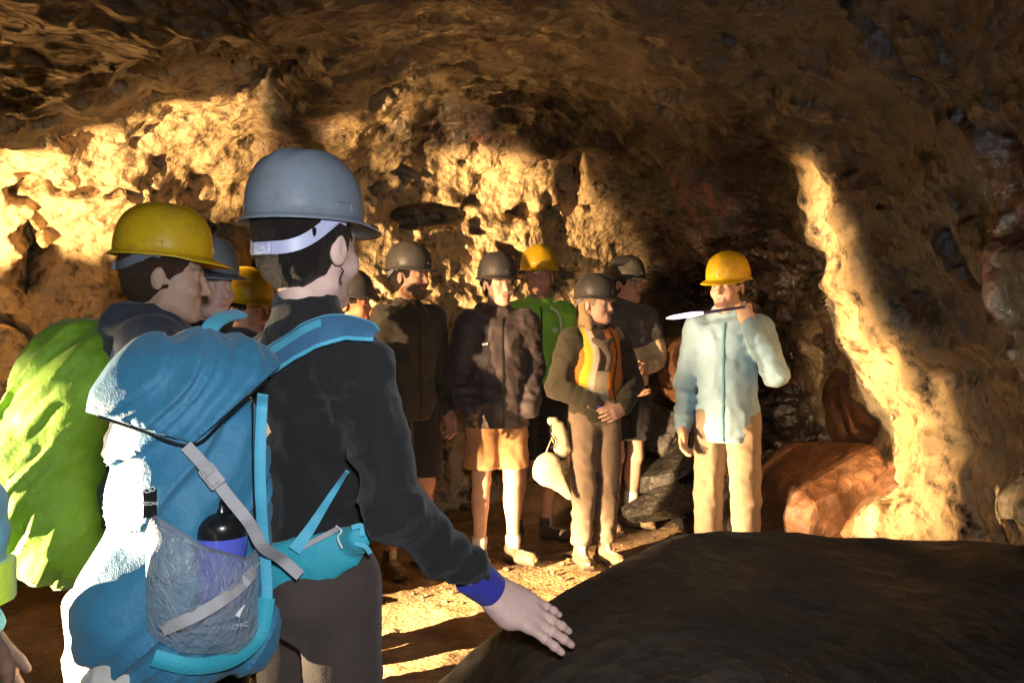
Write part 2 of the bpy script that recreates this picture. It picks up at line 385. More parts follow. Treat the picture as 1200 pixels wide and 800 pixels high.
def person(px, d, H, yaw, label, top='black', **o):
    """build one person: px/d place the feet, H body height, yaw 0 = facing the camera"""
    g = o.get
    x = (px-600)/1000.*d
    s = H/1.75; rt = empty('person', (x, d, g('z0', 0)), R(yaw)); rt.scale = (s, s, s)
    tag(rt, label, 'person', 'members of the cave tour')
    fine = g('fine', .0055); cst = g('cst', .010)
    sz = g('shz', 1.405); sw = g('shw', .162)
    S = {1: np.array([sw, .0, sz]), -1: np.array([-sw, .0, sz])}
    E = {1: np.array(g('eL', (.215, .03, 1.12))), -1: np.array(g('eR', (-.215, .03, 1.12)))}
    W = {1: np.array(g('wL', (.215, -.07, .88))), -1: np.array(g('wR', (-.215, -.07, .88)))}
    K_ = {1: np.array(g('kL', (.10, -.015, .49))), -1: np.array(g('kR', (-.10, -.015, .49)))}
    A = {1: np.array(g('aL', (.105, .02, .085))), -1: np.array(g('aR', (-.105, .02, .085)))}
    toe = {1: g('tL', 12), -1: g('tR', -12)}
    Rh = rotz(R(g('hy', 0)))@rotx(R(g('hp', 0)))@roty(R(g('hr', 0)))
    Hc = np.array(g('hc', (0, -.02, 1.628)))
    hsc = g('hsc', 1.05)
    def hp(q): return Hc+Rh@np.asarray(q, float)*hsc
    fat = g('fat', .94)
    ext = np.array([S[1], S[-1], E[1], E[-1], W[1], W[-1], (.2, .2, 0), (-.2, -.2, 0)])
    x0, y0 = ext[:, 0].min()-.1, ext[:, 1].min()-.14; x1, y1 = ext[:, 0].max()+.1, ext[:, 1].max()+.14
    def ax(a, b, lo, hi): return np.unique(np.round(np.concatenate([np.arange(a, lo, .016), np.arange(lo, hi, fine), np.arange(hi, b, .016)]), 5))
    v = Vol(ax(x0, x1, Hc[0]-.125, Hc[0]+.125), ax(y0, y1, Hc[1]-.14, Hc[1]+.14), ax(-.02, 1.80, 1.44, 1.79))
    # trunk and limbs
    v.cone((0, .0, .95), (0, 0, 1.28), .116*fat, .145*fat, .05, flat=((0, 1, 0), .68)); v.cone((-.14, .01, sz), (.14, .01, sz), .055, .055, .05)
    v.cone((0, .015, sz+.01), hp((0, .02, -.045)), .056, .053, .03)
    for q in (1, -1):
        v.cone(S[q], E[q], .05, .038, .04); v.cone(E[q], W[q], .038, .025, .02)
        v.cone((q*.082, 0, .92), K_[q], .083*fat-.010, .054, .02); v.cone(K_[q], A[q], .05, .034, .02)
        m = K_[q]*.70+A[q]*.30; v.ell(m+(0, .026, 0), (.050, .052, .11), .03); v.ell(K_[q]+(0, -.022, 0), (.045, .036, .045), .02)
        f = rotz(R(toe[q])); v.cone(A[q]+(0, .02, -.045), A[q]+f@np.array([0, -.15, -.055]), .035, .028, .03)
    # head
    def hell(q, r, *a, **k): v.ell(hp(q), np.array(r)*hsc, *a, **k)
    def hcone(q, r, ra, rb, *a, **k): v.cone(hp(q), hp(r), ra*hsc, rb*hsc, *a, **k)
    hell((0, .018, .032), (.077, .096, .088), .01, rot=Rh); hell((0, -.032, -.02), (.060, .060, .082), .025, rot=Rh)
    hcone((-.044, -.005, -.068), (-.012, -.068, -.092), .020, .019, .03); hcone((.044, -.005, -.068), (.012, -.068, -.092), .020, .019, .03)
    hell((0, -.075, -.092), (.022, .018, .017), .018, rot=Rh)
    for q in (1, -1):
        hell((q*.036, -.066, -.028), (.024, .022, .026), .02, rot=Rh)
        hell((q*.031, -.096, .004), (.019, .017, .012), .014, 'sub', rot=Rh)
        hell((q*.031, -.0745, .003), (.0135, .0135, .0125), .003, rot=Rh)
        hell((q*.078, .012, -.006), (.008, .019, .031), .006, rot=Rh@rotz(R(q*18))); hell((q*.0885, .008, -.002), (.005, .010, .018), .004, 'sub', rot=Rh)
    hcone((-.034, -.080, .026), (.034, -.080, .026), .010, .010, .012)
    hcone((0, -.086, .012), (0, -.108, -.030), .0075, .0125, .010); hell((.011, -.094, -.034), (.008, .010, .007), .006, rot=Rh); hell((-.011, -.094, -.034), (.008, .010, .007), .006, rot=Rh)
    hcone((-.017, -.086, -.0555), (.017, -.086, -.0555), .0065, .0065, .008); hcone((-.014, -.085, -.068), (.014, -.085, -.068), .0075, .0075, .008)
    hcone((-.02, -.095, -.062), (.02, -.095, -.062), .0028, .0028, .003, 'sub')
    V, F = v.mesh(1)
    parts = [(V, F)]
    hs = g('hands', {})
    for q in (1, -1):
        h = hs.get(q, {}) if hs is not None else {}
        if h is None: continue
        dd = h.get('d', W[q]-E[q]); nn = h.get('n', (q*1., .2, 0.))
        parts.append(hand_mesh(W[q], dd, nn, h.get('side', 1 if q == 1 else -1) , h.get('curl', (28, 32, 36, 40)), h.get('thumb', (30, 25)), h.get('st', .0045), sc=h.get('sc', 1.)))
    V, F = merge(parts)
    sk = np.array(g('skin', (.58, .34, .23))); q = (V-Hc)@Rh/hsc; inh = (V[:, 2] > 1.46)
    c = np.tile(sk, (len(V), 1)); c *= (1+.10*fbm(V*40, 2, 3))[:, None]
    hair = np.array(g('hairc', (.03, .02, .015)))
    def mixc(m, col, k): 
        m = (m*inh*k)[:, None]; return c*(1-m)+np.array(col)*m
    c = mixc(np.exp(-((np.abs(q[:, 0])-.031)/.017)**4)*np.exp(-((q[:, 2]-.027+.1*(np.abs(q[:, 0])-.03))/.0065)**2)*(q[:, 1] < -.06), hair, 1.)
    c = mixc(np.exp(-(q[:, 0]/.022)**4)*np.exp(-((q[:, 2]+.062)/.0095)**4)*(q[:, 1] < -.078), sk*np.array([.75, .42, .42]), .7)
    c = mixc(np.exp(-((np.abs(q[:, 0])-.035)/.014)**2)*np.exp(-((q[:, 2]+.03)/.018)**2)*(q[:, 1] < -.05), sk*np.array([1.05, .75, .7]), .5)
    if g('beard'):
        bm_ = sstep(-.028, -.045, q[:, 2]+.25*np.maximum(q[:, 1]+.05, 0)-.0)*sstep(.045, .015, q[:, 1])*sstep(-.15, -.12, q[:, 2])*(1-np.exp(-(q[:, 0]/.02)**4)*np.exp(-((q[:, 2]+.062)/.007)**4))
        c = mixc(bm_, hair*1.2, .85)
    body = obj('body', mesh_np('body', V, F, True, c), M_SKIN, rt)
    # eyes
    for q_ in (1, -1):
        bmx = bmesh.new(); bmesh.ops.create_uvsphere(bmx, u_segments=16, v_segments=12, radius=.0128)
        me = bpy.data.meshes.new('eye'); bmx.to_mesh(me); bmx.free(); n = len(me.vertices); co = np.zeros(n*3); me.vertices.foreach_get('co', co); co = co.reshape(-1, 3)
        r_ = np.hypot(co[:, 0], co[:, 2]); f_ = co[:, 1] < 0
        cc = np.where((f_ & (r_ < g('iris', .0095)))[:, None], np.array([[.05, .03, .02]]), np.array([[.45, .40, .36]])); cc = np.where((np.abs(co[:, 2]) > .0075)[:, None], sk*.8, cc)
        cc4 = np.ones((n, 4), np.float32); cc4[:, :3] = cc; a_ = me.color_attributes.new('Col', 'FLOAT_COLOR', 'POINT'); a_.data.foreach_set('color', cc4.ravel())
        e_ = obj('eye', me, M_EYE, rt); me.polygons.foreach_set('use_smooth', np.ones(len(me.polygons), bool))
        e_.location = tuple(hp((q_*.031, -.0742, .003))); e_.scale = (hsc,)*3; e_.rotation_euler = Matrix(Rh.tolist()).to_euler()
    # hair
    hk = g('hair', 'short')
    if hk:
        hv = Vol(rng(-.15, .15, .005)+Hc[0], rng(-.16, .16, .005)+Hc[1], rng(-.26, .15, .005)+Hc[2])
        hv.ell(hp((0, .022, .030)), np.array((.0825, .100, .090))*hsc, .01, rot=Rh); hv.ell(hp((0, .050, -.028-g('nape', 0))), np.array((.060, .050, .055+g('nape', 0)))*hsc, .03, rot=Rh)
        if hk == 'long':
            hv.cone(hp((-.068, .02, -.02)), hp((-.07, .0, -.13)), .022, .026, .03); hv.cone(hp((.068, .02, -.02)), hp((.07, .0, -.13)), .022, .026, .03); hv.ell(hp((0, .06, -.09)), (.075, .045, .08), .03, rot=Rh)
        hv.box(hp((0, -.125, -.03)), (.15, .075, .075), .02, .02, 'sub', rot=Rh)
        for q_ in (1, -1): hv.ell(hp((q_*.09, .0, -.02)), (.03, .030, .045), .012, 'sub', rot=Rh)
        hv.cut(hp((0, 0, g('hcut', -.2))), -Rh[:, 2]); hv.disp(lambda p: .005*fbm(p*np.array([40, 40, 12]), 2, 15)*(p[:, 2] < Hc[2]-.02)-.003+.005*ridged(p*np.array([60, 60, 25]), 2, 5))
        V, F = hv.mesh(1)
        obj('hair', mesh_np('hair', V, F), g('hairm', M_HAIRD), rt)
    # hard hat with its inner band
    hm = g('hat', M_HGREY2); key = hm is not M_HYEL
    if key not in HATC: HATC[key] = hat_mesh(key)
    hme = HATC[key].copy(); hat = obj('hard_hat', hme, hm, rt); md = hat.modifiers.new('thick', 'SOLIDIFY'); md.thickness = .003
    hb = np.array((0, .012, g('hz', .050))); tilt = g('ht', 0); Rt = Rh@rotx(R(tilt)); hat.location = tuple(hp(hb)); hat.scale = (g('hs', 1),)*3; hat.rotation_euler = Matrix(Rt.tolist()).to_euler()
    V = []; a = np.linspace(0, 2*math.pi, 60)
    path = np.stack([.0965*np.sin(a), -.118*np.cos(a)+.004-.0*a, .004-g('drop', .050)*sstep(0, 1, (-np.cos(a)+.15)/1.15)], -1)
    nn = np.stack([np.sin(a), -np.cos(a), 0*a], -1)
    bands = [ribbon(path, .026, nn, .003)]
    for q_ in (1, -1):
        bands.append(ribbon(catmull([(q_*.092, .050, -.025), (q_*.100, .036, -.008), (q_*.104, .018, .004), (q_*.104, -.004, .006)], 5), np.linspace(.022, .050, 16), (q_*1, .25, 0), .003))
    for q_ in (1, -1):
        b_ = obj('harness', mesh_list('harness', bands), g('strap', M_STRAPG), hat); break
    rv = Vol(rng(-.03, .03, .002), rng(-.012, .012, .002), rng(-.02, .02, .002)); rv.box((0, 0, 0), (.022, .005, .013), .004); rv.cone((0, .004, 0), (0, .008, 0), .007, .007, 0)
    V, F = rv.mesh(1); r_k = obj('ratchet', mesh_np('ratchet', V, F), g('strap', M_STRAPG), hat); r_k.location = (0, .125, .004-g('drop', .050))
    if g('clip', True):
        cl = Vol(rng(-.02, .02, .002), rng(-.02, .02, .002), rng(-.02, .02, .002)); cl.box((0, 0, 0), (.011, .004, .009), .003)
        V, F = cl.mesh(1); k_ = obj('lamp_clip', mesh_np('lamp_clip', V, F), hm, hat); k_.location = (0, -.137, .022)
    for q_ in (1, -1):
        fr = catmull([(q_*.1165, -.017+.02, .010), (q_*.1165, -.017+.02, .028), (q_*.1155, .035+.02, .028), (q_*.1160, .035+.02, .010)], 2)
        obj('slot', mesh_list('slot', [tube(np.array([(q_*.1165, -.010, .008), (q_*.1150, -.010, .026), (q_*.1140, .010, .027), (q_*.1130, .034, .026), (q_*.1140, .034, .008)]), .0018, 6)]), hm, hat)
    # ---- clothes
    def folds(sd, amp=.006, sc=9.):
        def f(p):
            q = p+.05*np.stack([fbm(p*4, 2, sd), fbm(p*4, 2, sd+1), fbm(p*4, 2, sd+2)], -1)
            return -1.6*amp*ridged(q*np.array([sc*.8, sc*.8, sc*1.5])+p[:, :1]*3, 2, sd+4)-amp*.6*fbm(q*26, 2, sd+5)
        return f
    sd = int(px) % 97
    j = g('jacket')
    if j:
        hem = j.get('hem', .84); fl_ = j.get('infl', .018); sl = j.get('sleeve', .93)
        jv = Vol(rng(x0, x1, cst), rng(y0, y1, cst), rng(hem-.03, 1.60, cst))
        jv.cone((0, .0, hem-.04), (0, 0, 1.16), (.142*fat+fl_)*j.get('hemw', 1), .138*fat+fl_, .03, flat=((0, 1, 0), .72)); jv.cone((0, 0, 1.16), (0, 0, 1.32), .138*fat+fl_, .146*fat+fl_, .03, flat=((0, 1, 0), .72))
        jv.cone((-.75*sw, .01, sz-.005), (.75*sw, .01, sz-.005), .060+fl_*.5, .060+fl_*.5, .05)
        jv.cone((0, .02, sz-.01), (0, .015, sz+.07), .10, .066, .05)
        if j.get('trap'):
            for q in (1, -1): jv.cone((0, .02, sz+.10), (q*.15, .01, sz+.005), .050, .052, .04)
        if j.get('collar'): jv.cone((0, .02, sz+.06), (0, .012, sz+j['collar']), .074, .064, .02)
        if j.get('hood'): 
            jv.cone((-.07, .085, sz+.055), (.07, .085, sz+.055), .062, .062, .03); jv.ell((0, .10, sz-.01), (.11, .06, .08), .03); jv.cone((-.085, .0, sz+.055), (-.04, -.07, sz+.005), .03, .022, .02); jv.cone((.085, .0, sz+.055), (.04, -.07, sz+.005), .03, .022, .02)
        if hem < .9 and not j.get('nohip'): jv.ell((0, .03, .93), (.165*fat, .155*fat, .13), .05)
        for q in (1, -1):
            w_ = E[q]+(W[q]-E[q])*sl; aw = j.get('arm', 1.)
            jv.cone(S[q], E[q], (.056+fl_*.7)*aw, (.047+fl_*.6)*aw, .035); jv.cone(E[q], w_, (.047+fl_*.6)*aw, (.034+fl_*.5)*aw, .02)
        jv.cone((0, .01, sz+.05), hp((0, .01, -.05)), .054, .058, .01, 'sub')
        jv.disp(folds(sd, j.get('fold', .007)))
        for q in (1, -1):
            n_ = W[q]-E[q]; w_ = E[q]+n_*sl; nh = n_/np.linalg.norm(n_)
            jv.disp(lambda p, q=q, nh=nh: .0035*np.sin(((p-E[q])@nh)*110+3*fbm(p*8, 2, 3))*np.exp(-(np.linalg.norm(p-(E[q]*.4+W[q]*.6), axis=1)/.16)**2))
        jv.cut((0, 0, hem), (0, 0, -1))
        V, F = jv.mesh(1); jo = obj(j.get('name', 'jacket'), mesh_np('jacket', V, F), j['m'], rt)
        if g('zip'):
            def front(z): # surface of the chest
                return -(.72*(.142*fat+fl_))-.004
            ymin = []
            zs = np.linspace(hem+.01, sz+.035, 24); 
            for z_ in zs:
                m_ = (np.abs(V[:, 0]) < .012) & (np.abs(V[:, 2]-z_) < .014) & (V[:, 1] < .02); ymin.append(V[m_, 1].min()-.002 if m_.any() else -.12)
            obj('zip', mesh_list('zip', [ribbon(np.stack([0*zs, np.array(ymin), zs], -1), .010, (0, -1, 0), .004)]), g('zip'), jo)
        P_ = V; rt['_'] = 0; del rt['_']
        o['_jv'] = V; o['_jo'] = jo
    p_ = g('legs')
    if p_:
        lo = p_.get('to', .1); fl_ = p_.get('infl', .014)
        lv = Vol(rng(-.26, .26, cst), rng(-.26, .22, cst), rng(max(lo, 0)-.03, 1.06, cst))
        lv.cone((0, .005, .95), (0, .005, 1.03), .143*fat, .135*fat, .03, flat=((0, 1, 0), .75))
        for q in (1, -1):
            hp_ = np.array((q*.085, 0, .92))
            if lo > .3:
                e_ = hp_+(K_[q]-hp_)*((.92-lo+.03)/(.92-K_[q][2])); lv.cone(hp_, e_, .098*fat, .098, .03)
            else:
                lv.cone(hp_, K_[q], .095*fat, .062+fl_, .03); lv.cone(K_[q], A[q]+(0, 0, lo-.10), .062+fl_, .046+fl_, .02)
        lv.ell((.055, .055, .90), (.095, .09, .10), .03); lv.ell((-.055, .055, .90), (.095, .09, .10), .03)
        lv.disp(folds(sd+9, p_.get('fold', .006), 8.)); 
        if lo < .3: lv.disp(lambda p: .006*ridged(p*np.array([6, 6, 22.]), 2, 77)*sstep(.42, .2, p[:, 2]))
        lv.cut((0, 0, lo), (0, 0, -1))
        V, F = lv.mesh(1); obj(p_.get('name', 'trousers'), mesh_np('trousers', V, F), p_['m'], rt)
    sh = g('shoes')
    if sh:
        for q in (1, -1):
            f = rotz(R(toe[q])); a = A[q]
            sv = Vol(rng(-.09, .09, .006)+a[0]+(f@np.array([0, -.06, 0]))[0], rng(-.19, .13, .006)+a[1]-.02, rng(-.01, .16, .006))
            b = np.array([a[0], a[1], 0])
            sv.cone(b+f@np.array([0, .025, .045]), b+f@np.array([0, -.135, .035]), .042, .038, .02, flat=((0, 0, 1), .8)); sv.cone(b+f@np.array([0, .015, .05]), a+np.array([0, .0, .03]), .043, .043, .03)
            sv.box(b+f@np.array([0, -.055, .012]), (.042, .13, .012), .010, .004, rot=f)
            sv.disp(lambda p: -.003*ridged(p*30, 2, 4)); sv.cone(a+(0, .0, .03), a+(0, .0, .12), .036, .036, .005, 'sub')
            V, F = sv.mesh(1); lc = (V-b)@f; bc = np.array((.15, .095, .05) if sh is M_PALESHOE else (.06, .035, .022))
            cc = np.tile(bc, (len(V), 1)); cc[V[:, 2] < .020] *= .35; lm_ = (np.abs(lc[:, 0]) < .022) & (lc[:, 1] > -.12) & (lc[:, 1] < -.03) & (V[:, 2] > .05); cc[lm_ & (np.sin(lc[:, 1]*420) > 0)] = (.5, .45, .38)
            obj('shoe', mesh_np('shoe', V, F, True, cc), sh, rt)
            if g('sock'):
                kv = Vol(rng(-.07, .07, .006)+a[0], rng(-.07, .08, .006)+a[1], rng(.07, .30, .006)); kv.cone(a, a+(K_[q]-a)*g('sockh', .3), .041, .046, .01); kv.disp(lambda p: .0015*np.sin(p[:, 2]*200))
                V, F = kv.mesh(1); obj('sock', mesh_np('sock', V, F), g('sock'), rt)
    o['rt'] = rt; o['s'] = s; o['S'] = S; o['E'] = E; o['W'] = W
    return o
def to_local(o, w):
    rt = o['rt']; v = np.asarray(w, float)-np.array(rt.location[:]); return (rotz(-rt.rotation_euler[2])@v)/rt.scale[0]
def loc_of(px, d, H, yaw, w):
    s = H/1.75; return tuple((rotz(-R(yaw))@(np.asarray(w, float)-np.array([(px-600)/1000.*d, d, 0])))/s)
def add(o, name, parts, m, parent=None, **k):
    return obj(name, mesh_list(name, parts, **k), m, parent or o['rt'])
def on_front(V, pts, off=.004, sgn=-1, tol=.02):
    """lay points (x,z) on the front (or back) of a garment"""
    out = []
    for x_, z_ in pts:
        m_ = (np.abs(V[:, 0]-x_) < tol) & (np.abs(V[:, 2]-z_) < tol)
        y_ = (V[m_, 1].min() if sgn < 0 else V[m_, 1].max()) if m_.any() else sgn*.12
        out.append((x_, y_+sgn*off, z_))
    return catmull(out, 5)
# F: dark rain jacket and tan shorts
pF = person(583, 4.95, 1.73, 14, 'person in a dark rain jacket and tan shorts with brightly lit bare shins', hy=12,
    jacket=dict(m=M_PURPLE, hem=.80, infl=.03, hood=True, arm=1.15, fold=.009, hemw=1.14), legs=dict(m=M_TAN, to=.56, name='shorts'), shoes=M_PALESHOE, sock=M_SOCK, sockh=.12, zip=M_BLK,
    eL=(.225, .06, 1.13), wL=(.17, -.10, .90), eR=(-.235, .05, 1.13), wR=(-.18, -.10, .90), hands={1: None, -1: None}, kL=(.085, -.02, .49), aL=(.10, .02, .085), skin=(.62, .40, .30), tL=38, tR=0)
V = pF['_jv']
add(pF, 'badge', [ribbon(on_front(V, [(-.115, 1.285), (-.085, 1.29)]), .012, (0, -1, .1), .003)], M_WHITE, pF['_jo'])
# G: green jacket
pG = person(631, 5.5, 1.82, 8, 'tall person in a bright green jacket with white shoulder piping and a yellow hard hat', hy=-4, hat=M_HYEL,
    jacket=dict(m=M_GREEN, hem=.97, infl=.018), legs=dict(m=M_BLK, to=.50, name='shorts'), shoes=M_BROWNSHOE, zip=M_BLK, hairm=M_HAIRL, hair='short', hairc=(.2, .15, .1),
    eL=(.23, .05, 1.13), wL=(.16, .02, .90), skin=(.6, .33, .24), kR=(-.12, -.02, .49), aR=(-.14, .02, .085), kL=(.08, .0, .49), aL=(.05, .03, .085), tL=55, tR=-20)
V = pG['_jv']
for q in (1, -1):
    add(pG, 'piping', [ribbon(on_front(V, [(q*.06, 1.44), (q*.105, 1.40), (q*.125, 1.33), (q*.13, 1.25)]), .013, (0, -1, .2), .003)], M_WHITE, pG['_jo'])
bmx = bmesh.new(); bmesh.ops.create_circle(bmx, cap_ends=True, segments=20, radius=.018); me = bpy.data.meshes.new('badge'); bmx.to_mesh(me); bmx.free()
bd = obj('badge', me, M_WHITE, pG['_jo']); bd.location = tuple(on_front(V, [(.085, 1.30), (.09, 1.30)], .006)[0]); bd.rotation_euler = (R(82), 0, R(10)); bd.modifiers.new('t', 'SOLIDIFY').thickness = .003
# H: high visibility vest, hands clasped
pH = person(697, 4.95, 1.61, 22, 'person in an orange and yellow vest over brown sleeves, hands clasped at the waist', hy=28, hairm=M_HAIRL, hair='long', hairc=(.3, .2, .12),
    jacket=dict(m=M_OLIVE, hem=.90, infl=.022, arm=1.1, hemw=1.06), legs=dict(m=M_GREYP, to=.12), shoes=M_PALESHOE, hands={1: dict(d=(-.9, -.35, -.3), n=(.2, -.9, .2), st=.004), -1: dict(d=(.9, -.3, -.25), n=(-.2, -.9, .3), st=.004)},
    eL=(.27, .0, 1.12), wL=(.085, -.21, .99), eR=(-.27, .0, 1.12), wR=(-.075, -.20, 1.01), skin=(.66, .42, .31), kL=(.085, -.02, .49), aL=(.085, .02, .085), kR=(-.085, -.02, .49), aR=(-.085, .02, .085))
V = pH['_jv']
def front_panel(o, name, cols, m, off=.006):
    vs = []; n = None
    parts = []
    for (xa, xb, za, zb) in cols:
        nx_, nz_ = 7, 14; g_ = []
        zs = np.linspace(za, zb, nz_)
        for a in np.linspace(xa, xb, nx_):
            xx = a
            y_ = []
            for z_ in zs:
                m_ = (np.abs(V[:, 0]-xx) < .016) & (np.abs(V[:, 2]-z_) < .016) & (V[:, 1] > -.20); y_.append(V[m_, 1].min()-off if m_.any() else -.12)
            y_ = np.convolve(np.pad(y_, 1, 'edge'), [.25, .5, .25], 'valid')
            g_ += [(xx, b, c) for b, c in zip(y_, zs)]
        F_ = [(i*nz_+k, (i+1)*nz_+k, (i+1)*nz_+k+1, i*nz_+k+1) for i in range(nx_-1) for k in range(nz_-1)]
        parts.append((np.array(g_), F_))
    ob = add(o, name, parts, m, o['_jo']); ob.modifiers.new('t', 'SOLIDIFY').thickness = .004; return ob
vv = Vol(rng(-.24, .24, .007), rng(-.22, .22, .007), rng(.93, 1.50, .007))
vv.cone((0, .0, .86), (0, 0, 1.16), .176, .168, .03, flat=((0, 1, 0), .72)); vv.cone((0, 0, 1.16), (0, 0, 1.32), .168, .176, .03, flat=((0, 1, 0), .72)); vv.cone((-.10, .01, 1.40), (.10, .01, 1.40), .080, .080, .05)
vv.cone((0, .01, 1.38), (0, -.01, 1.6), .072, .095, .01, 'sub'); vv.disp(lambda p: -.008*ridged(p*np.array([11, 11, 8.]), 2, 5)); vv.cut((0, 0, 1.0), (0, 0, -1)); vv.cut((.178, 0, 0), (1, 0, 0)); vv.cut((-.178, 0, 0), (-1, 0, 0))
V_, F_ = vv.mesh(1); xx = V_[:, 0]+.015*np.sin(V_[:, 2]*18); cc = np.tile(np.array([.62, .20, .02]), (len(V_), 1)); fr_ = V_[:, 1] < 0
vz = V_[:, 2]
cc[fr_ & (xx > -.045) & (xx < .03)] = (.05, .035, .025); cc[fr_ & (xx > -.045) & (xx < .035) & (vz < 1.22)] = (.5, .42, .30)
cc[fr_ & (xx > -.085) & (xx < -.05)] = (.62, .60, .5); cc[fr_ & (xx < -.085) & (xx > -.135)] = (.8, .62, .05); cc[fr_ & (xx > .075) & (xx < .092)] = (.10, .04, .02); cc[(xx < -.135)] = (.5, .17, .02)
obj('vest', mesh_np('vest', V_, F_, True, cc), M_VEST, pH['rt'])
add(pH, 'scarf', [tube(catmull([(-.07, .03, 1.44), (-.06, -.07, 1.41), (0, -.12, 1.38), (.06, -.07, 1.41), (.07, .03, 1.44)], 8), .028, 10), tube(catmull([(0, -.12, 1.37), (.03, -.14, 1.30), (.01, -.14, 1.22)], 6), np.linspace(.026, .014, 13), 8)], M_GREYP)
for q in (1, -1): add(pH, 'cuff', [tube([pH['W'][q]*.82+pH['E'][q]*.18, pH['W'][q]*1.03-pH['E'][q]*.03], .036, 12)], M_ROYAL)
# I: grey scarf, cream sleeve
pI = person(733, 5.8, 1.78, 22, 'person with grey shawl over a cream jacket and black shorts beside the rock pile', hy=22,
    jacket=dict(m=M_CREAM, hem=.90, infl=.025), legs=dict(m=M_BLK, to=.60, name='shorts'), shoes=M_PALESHOE, sock=M_SOCK, sockh=.35, skin=(.55, .33, .24),
    eL=(.24, -.02, 1.13), wL=(.06, -.17, 1.08), eR=(-.25, .0, 1.12), wR=(-.1, -.17, .98), kL=(.06, -.03, .49), aL=(.05, .03, .085), kR=(-.07, .0, .49), aR=(-.1, .02, .085), tL=50)
pI_v = Vol(rng(-.32, .32, .01), rng(-.2, .2, .01), rng(1.14, 1.58, .01))
pI_v.cone((0, 0, 1.20), (0, 0, 1.33), .175, .182, .03, flat=((0, 1, 0), .74)); pI_v.cone((-.14, .01, 1.40), (.14, .01, 1.40), .078, .078, .05); pI_v.cone((0, .01, 1.43), (0, 0, 1.50), .095, .072, .04)
for q in (1, -1): pI_v.cone(pI['S'][q], pI['E'][q]*.8+pI['S'][q]*.2, .075, .070, .03)
pI_v.cone((0, 0, 1.48), (0, -.01, 1.6), .056, .06, .01, 'sub'); pI_v.disp(lambda p: -.012*ridged(p*np.array([9, 9, 14.])+2, 2, 8)); pI_v.cut((0, 0, 1.20), (.3, 0, -1))
V_, F_ = pI_v.mesh(1); obj('shawl', mesh_np('shawl', V_, F_), M_GREYJ, pI['rt'])
# J: the guide
jw = (.075, -.16, 1.45)
pJ = person(853, 4.45, 1.69, -26, 'guide in a pale blue jacket and khaki trousers raising a fist beside the reddish boulders', hy=-12, hat=M_HYEL, ht=6,
    jacket=dict(m=M_BLUEJ, hem=.80, infl=.018, arm=1.12, fold=.006, hemw=1.04, trap=True, collar=.075, sleeve=.98), legs=dict(m=M_KHAKI, to=.10, infl=.014, fold=.006), shoes=M_BROWNSHOE, zip=M_TEALC, hairc=(.05, .03, .02), hairm=M_HAIRB,
    eL=(.26, -.06, 1.17), wL=(.140, -.13, 1.425), eR=(-.235, .04, 1.12), wR=(-.225, -.06, .87), skin=(.62, .38, .26), hands={1: dict(d=(-.35, -.1, .9), n=(-.2, -1, 0.), curl=(70, 75, 80, 80), thumb=(10, 40), st=.0042, side=-1), -1: dict()})
# E: bearded man
pE = person(479, 4.8, 1.77, 38, 'bearded person in a dark olive jacket and black shorts, grey hard hat', hy=22, beard=True, hairc=(.06, .03, .015),
    jacket=dict(m=M_OLIVE, hem=.84, infl=.02, hood=False), legs=dict(m=M_BLK, to=.52, name='shorts'), shoes=M_BROWNSHOE, skin=(.5, .28, .19), zip=M_BLK)
# hidden behind the foreground face
pE2 = person(408, 4.3, 1.59, 82, 'person glimpsed past the chin of the foreground visitor, only orange cheek and hat peak showing', hy=0, jacket=dict(m=M_OLIVE), legs=dict(m=M_BLK, to=.1), shoes=M_BROWNSHOE, skin=(.6, .26, .13))
# left group
pB = person(187, 2.42, 1.64, 104, 'person in a navy hooded jacket with yellow hard hat and green rucksack, face in profile', hsc=1.14, hs=1.04, hz=.062, hc=(0, -.02, 1.605), hy=2, hp=4, hat=M_HYEL, strap=M_STRAPG, fine=.0042, cst=.008, iris=.0065, hairc=(.10, .05, .03), hairm=M_HAIRB,
    jacket=dict(m=M_NAVY, hem=.84, infl=.03, hood=True, arm=1.15), legs=dict(m=M_BLK, to=.1), shoes=M_BROWNSHOE, skin=(.6, .37, .27), beard=False)
pC = person(241, 2.95, 1.61, 40, 'pale faced person with a grey hard hat looking past the yellow hat, in black', hy=14, hat=M_HGREY, fine=.0045, iris=.0065, hairm=M_HAIRB,
    jacket=dict(m=M_BLK, hem=.84), legs=dict(m=M_BLK, to=.1), shoes=M_BROWNSHOE, skin=(.68, .46, .38), hair='long')
pD = person(284, 3.3, 1.53, 70, 'person almost hidden behind the others, yellow hard hat just showing between two grey hats', hy=0, hat=M_HYEL, jacket=dict(m=M_BLK, hem=.84), legs=dict(m=M_BLK, to=.1), shoes=M_BROWNSHOE)
pK = person(-180, 1.2, 1.70, 100, 'person cut off by the left edge, teal sleeve with fluorescent yellow cuff', hy=75, hc=(.02, .05, 1.628), hat=M_HGREY, jacket=dict(m=M_TEALC, hem=.85, arm=1.1, infl=.02), legs=dict(m=M_DARKPANTS, to=.1), shoes=M_BROWNSHOE,
    eR=loc_of(-180, 1.2, 1.70, 100, P(-64, 600, 1.05)), wR=loc_of(-180, 1.2, 1.70, 100, P(-46, 722, 1.05)), skin=(.22, .12, .08), hands={-1: dict(n=(-1, 0, 0.), d=(.1, .25, -1.), curl=(60, 65, 70, 70))})
add(pK, 'cuff', [tube([pK['E'][-1]*.45+pK['W'][-1]*.55, pK['E'][-1]*.08+pK['W'][-1]*.92], [.070, .064], 16)], M_HIVIS)

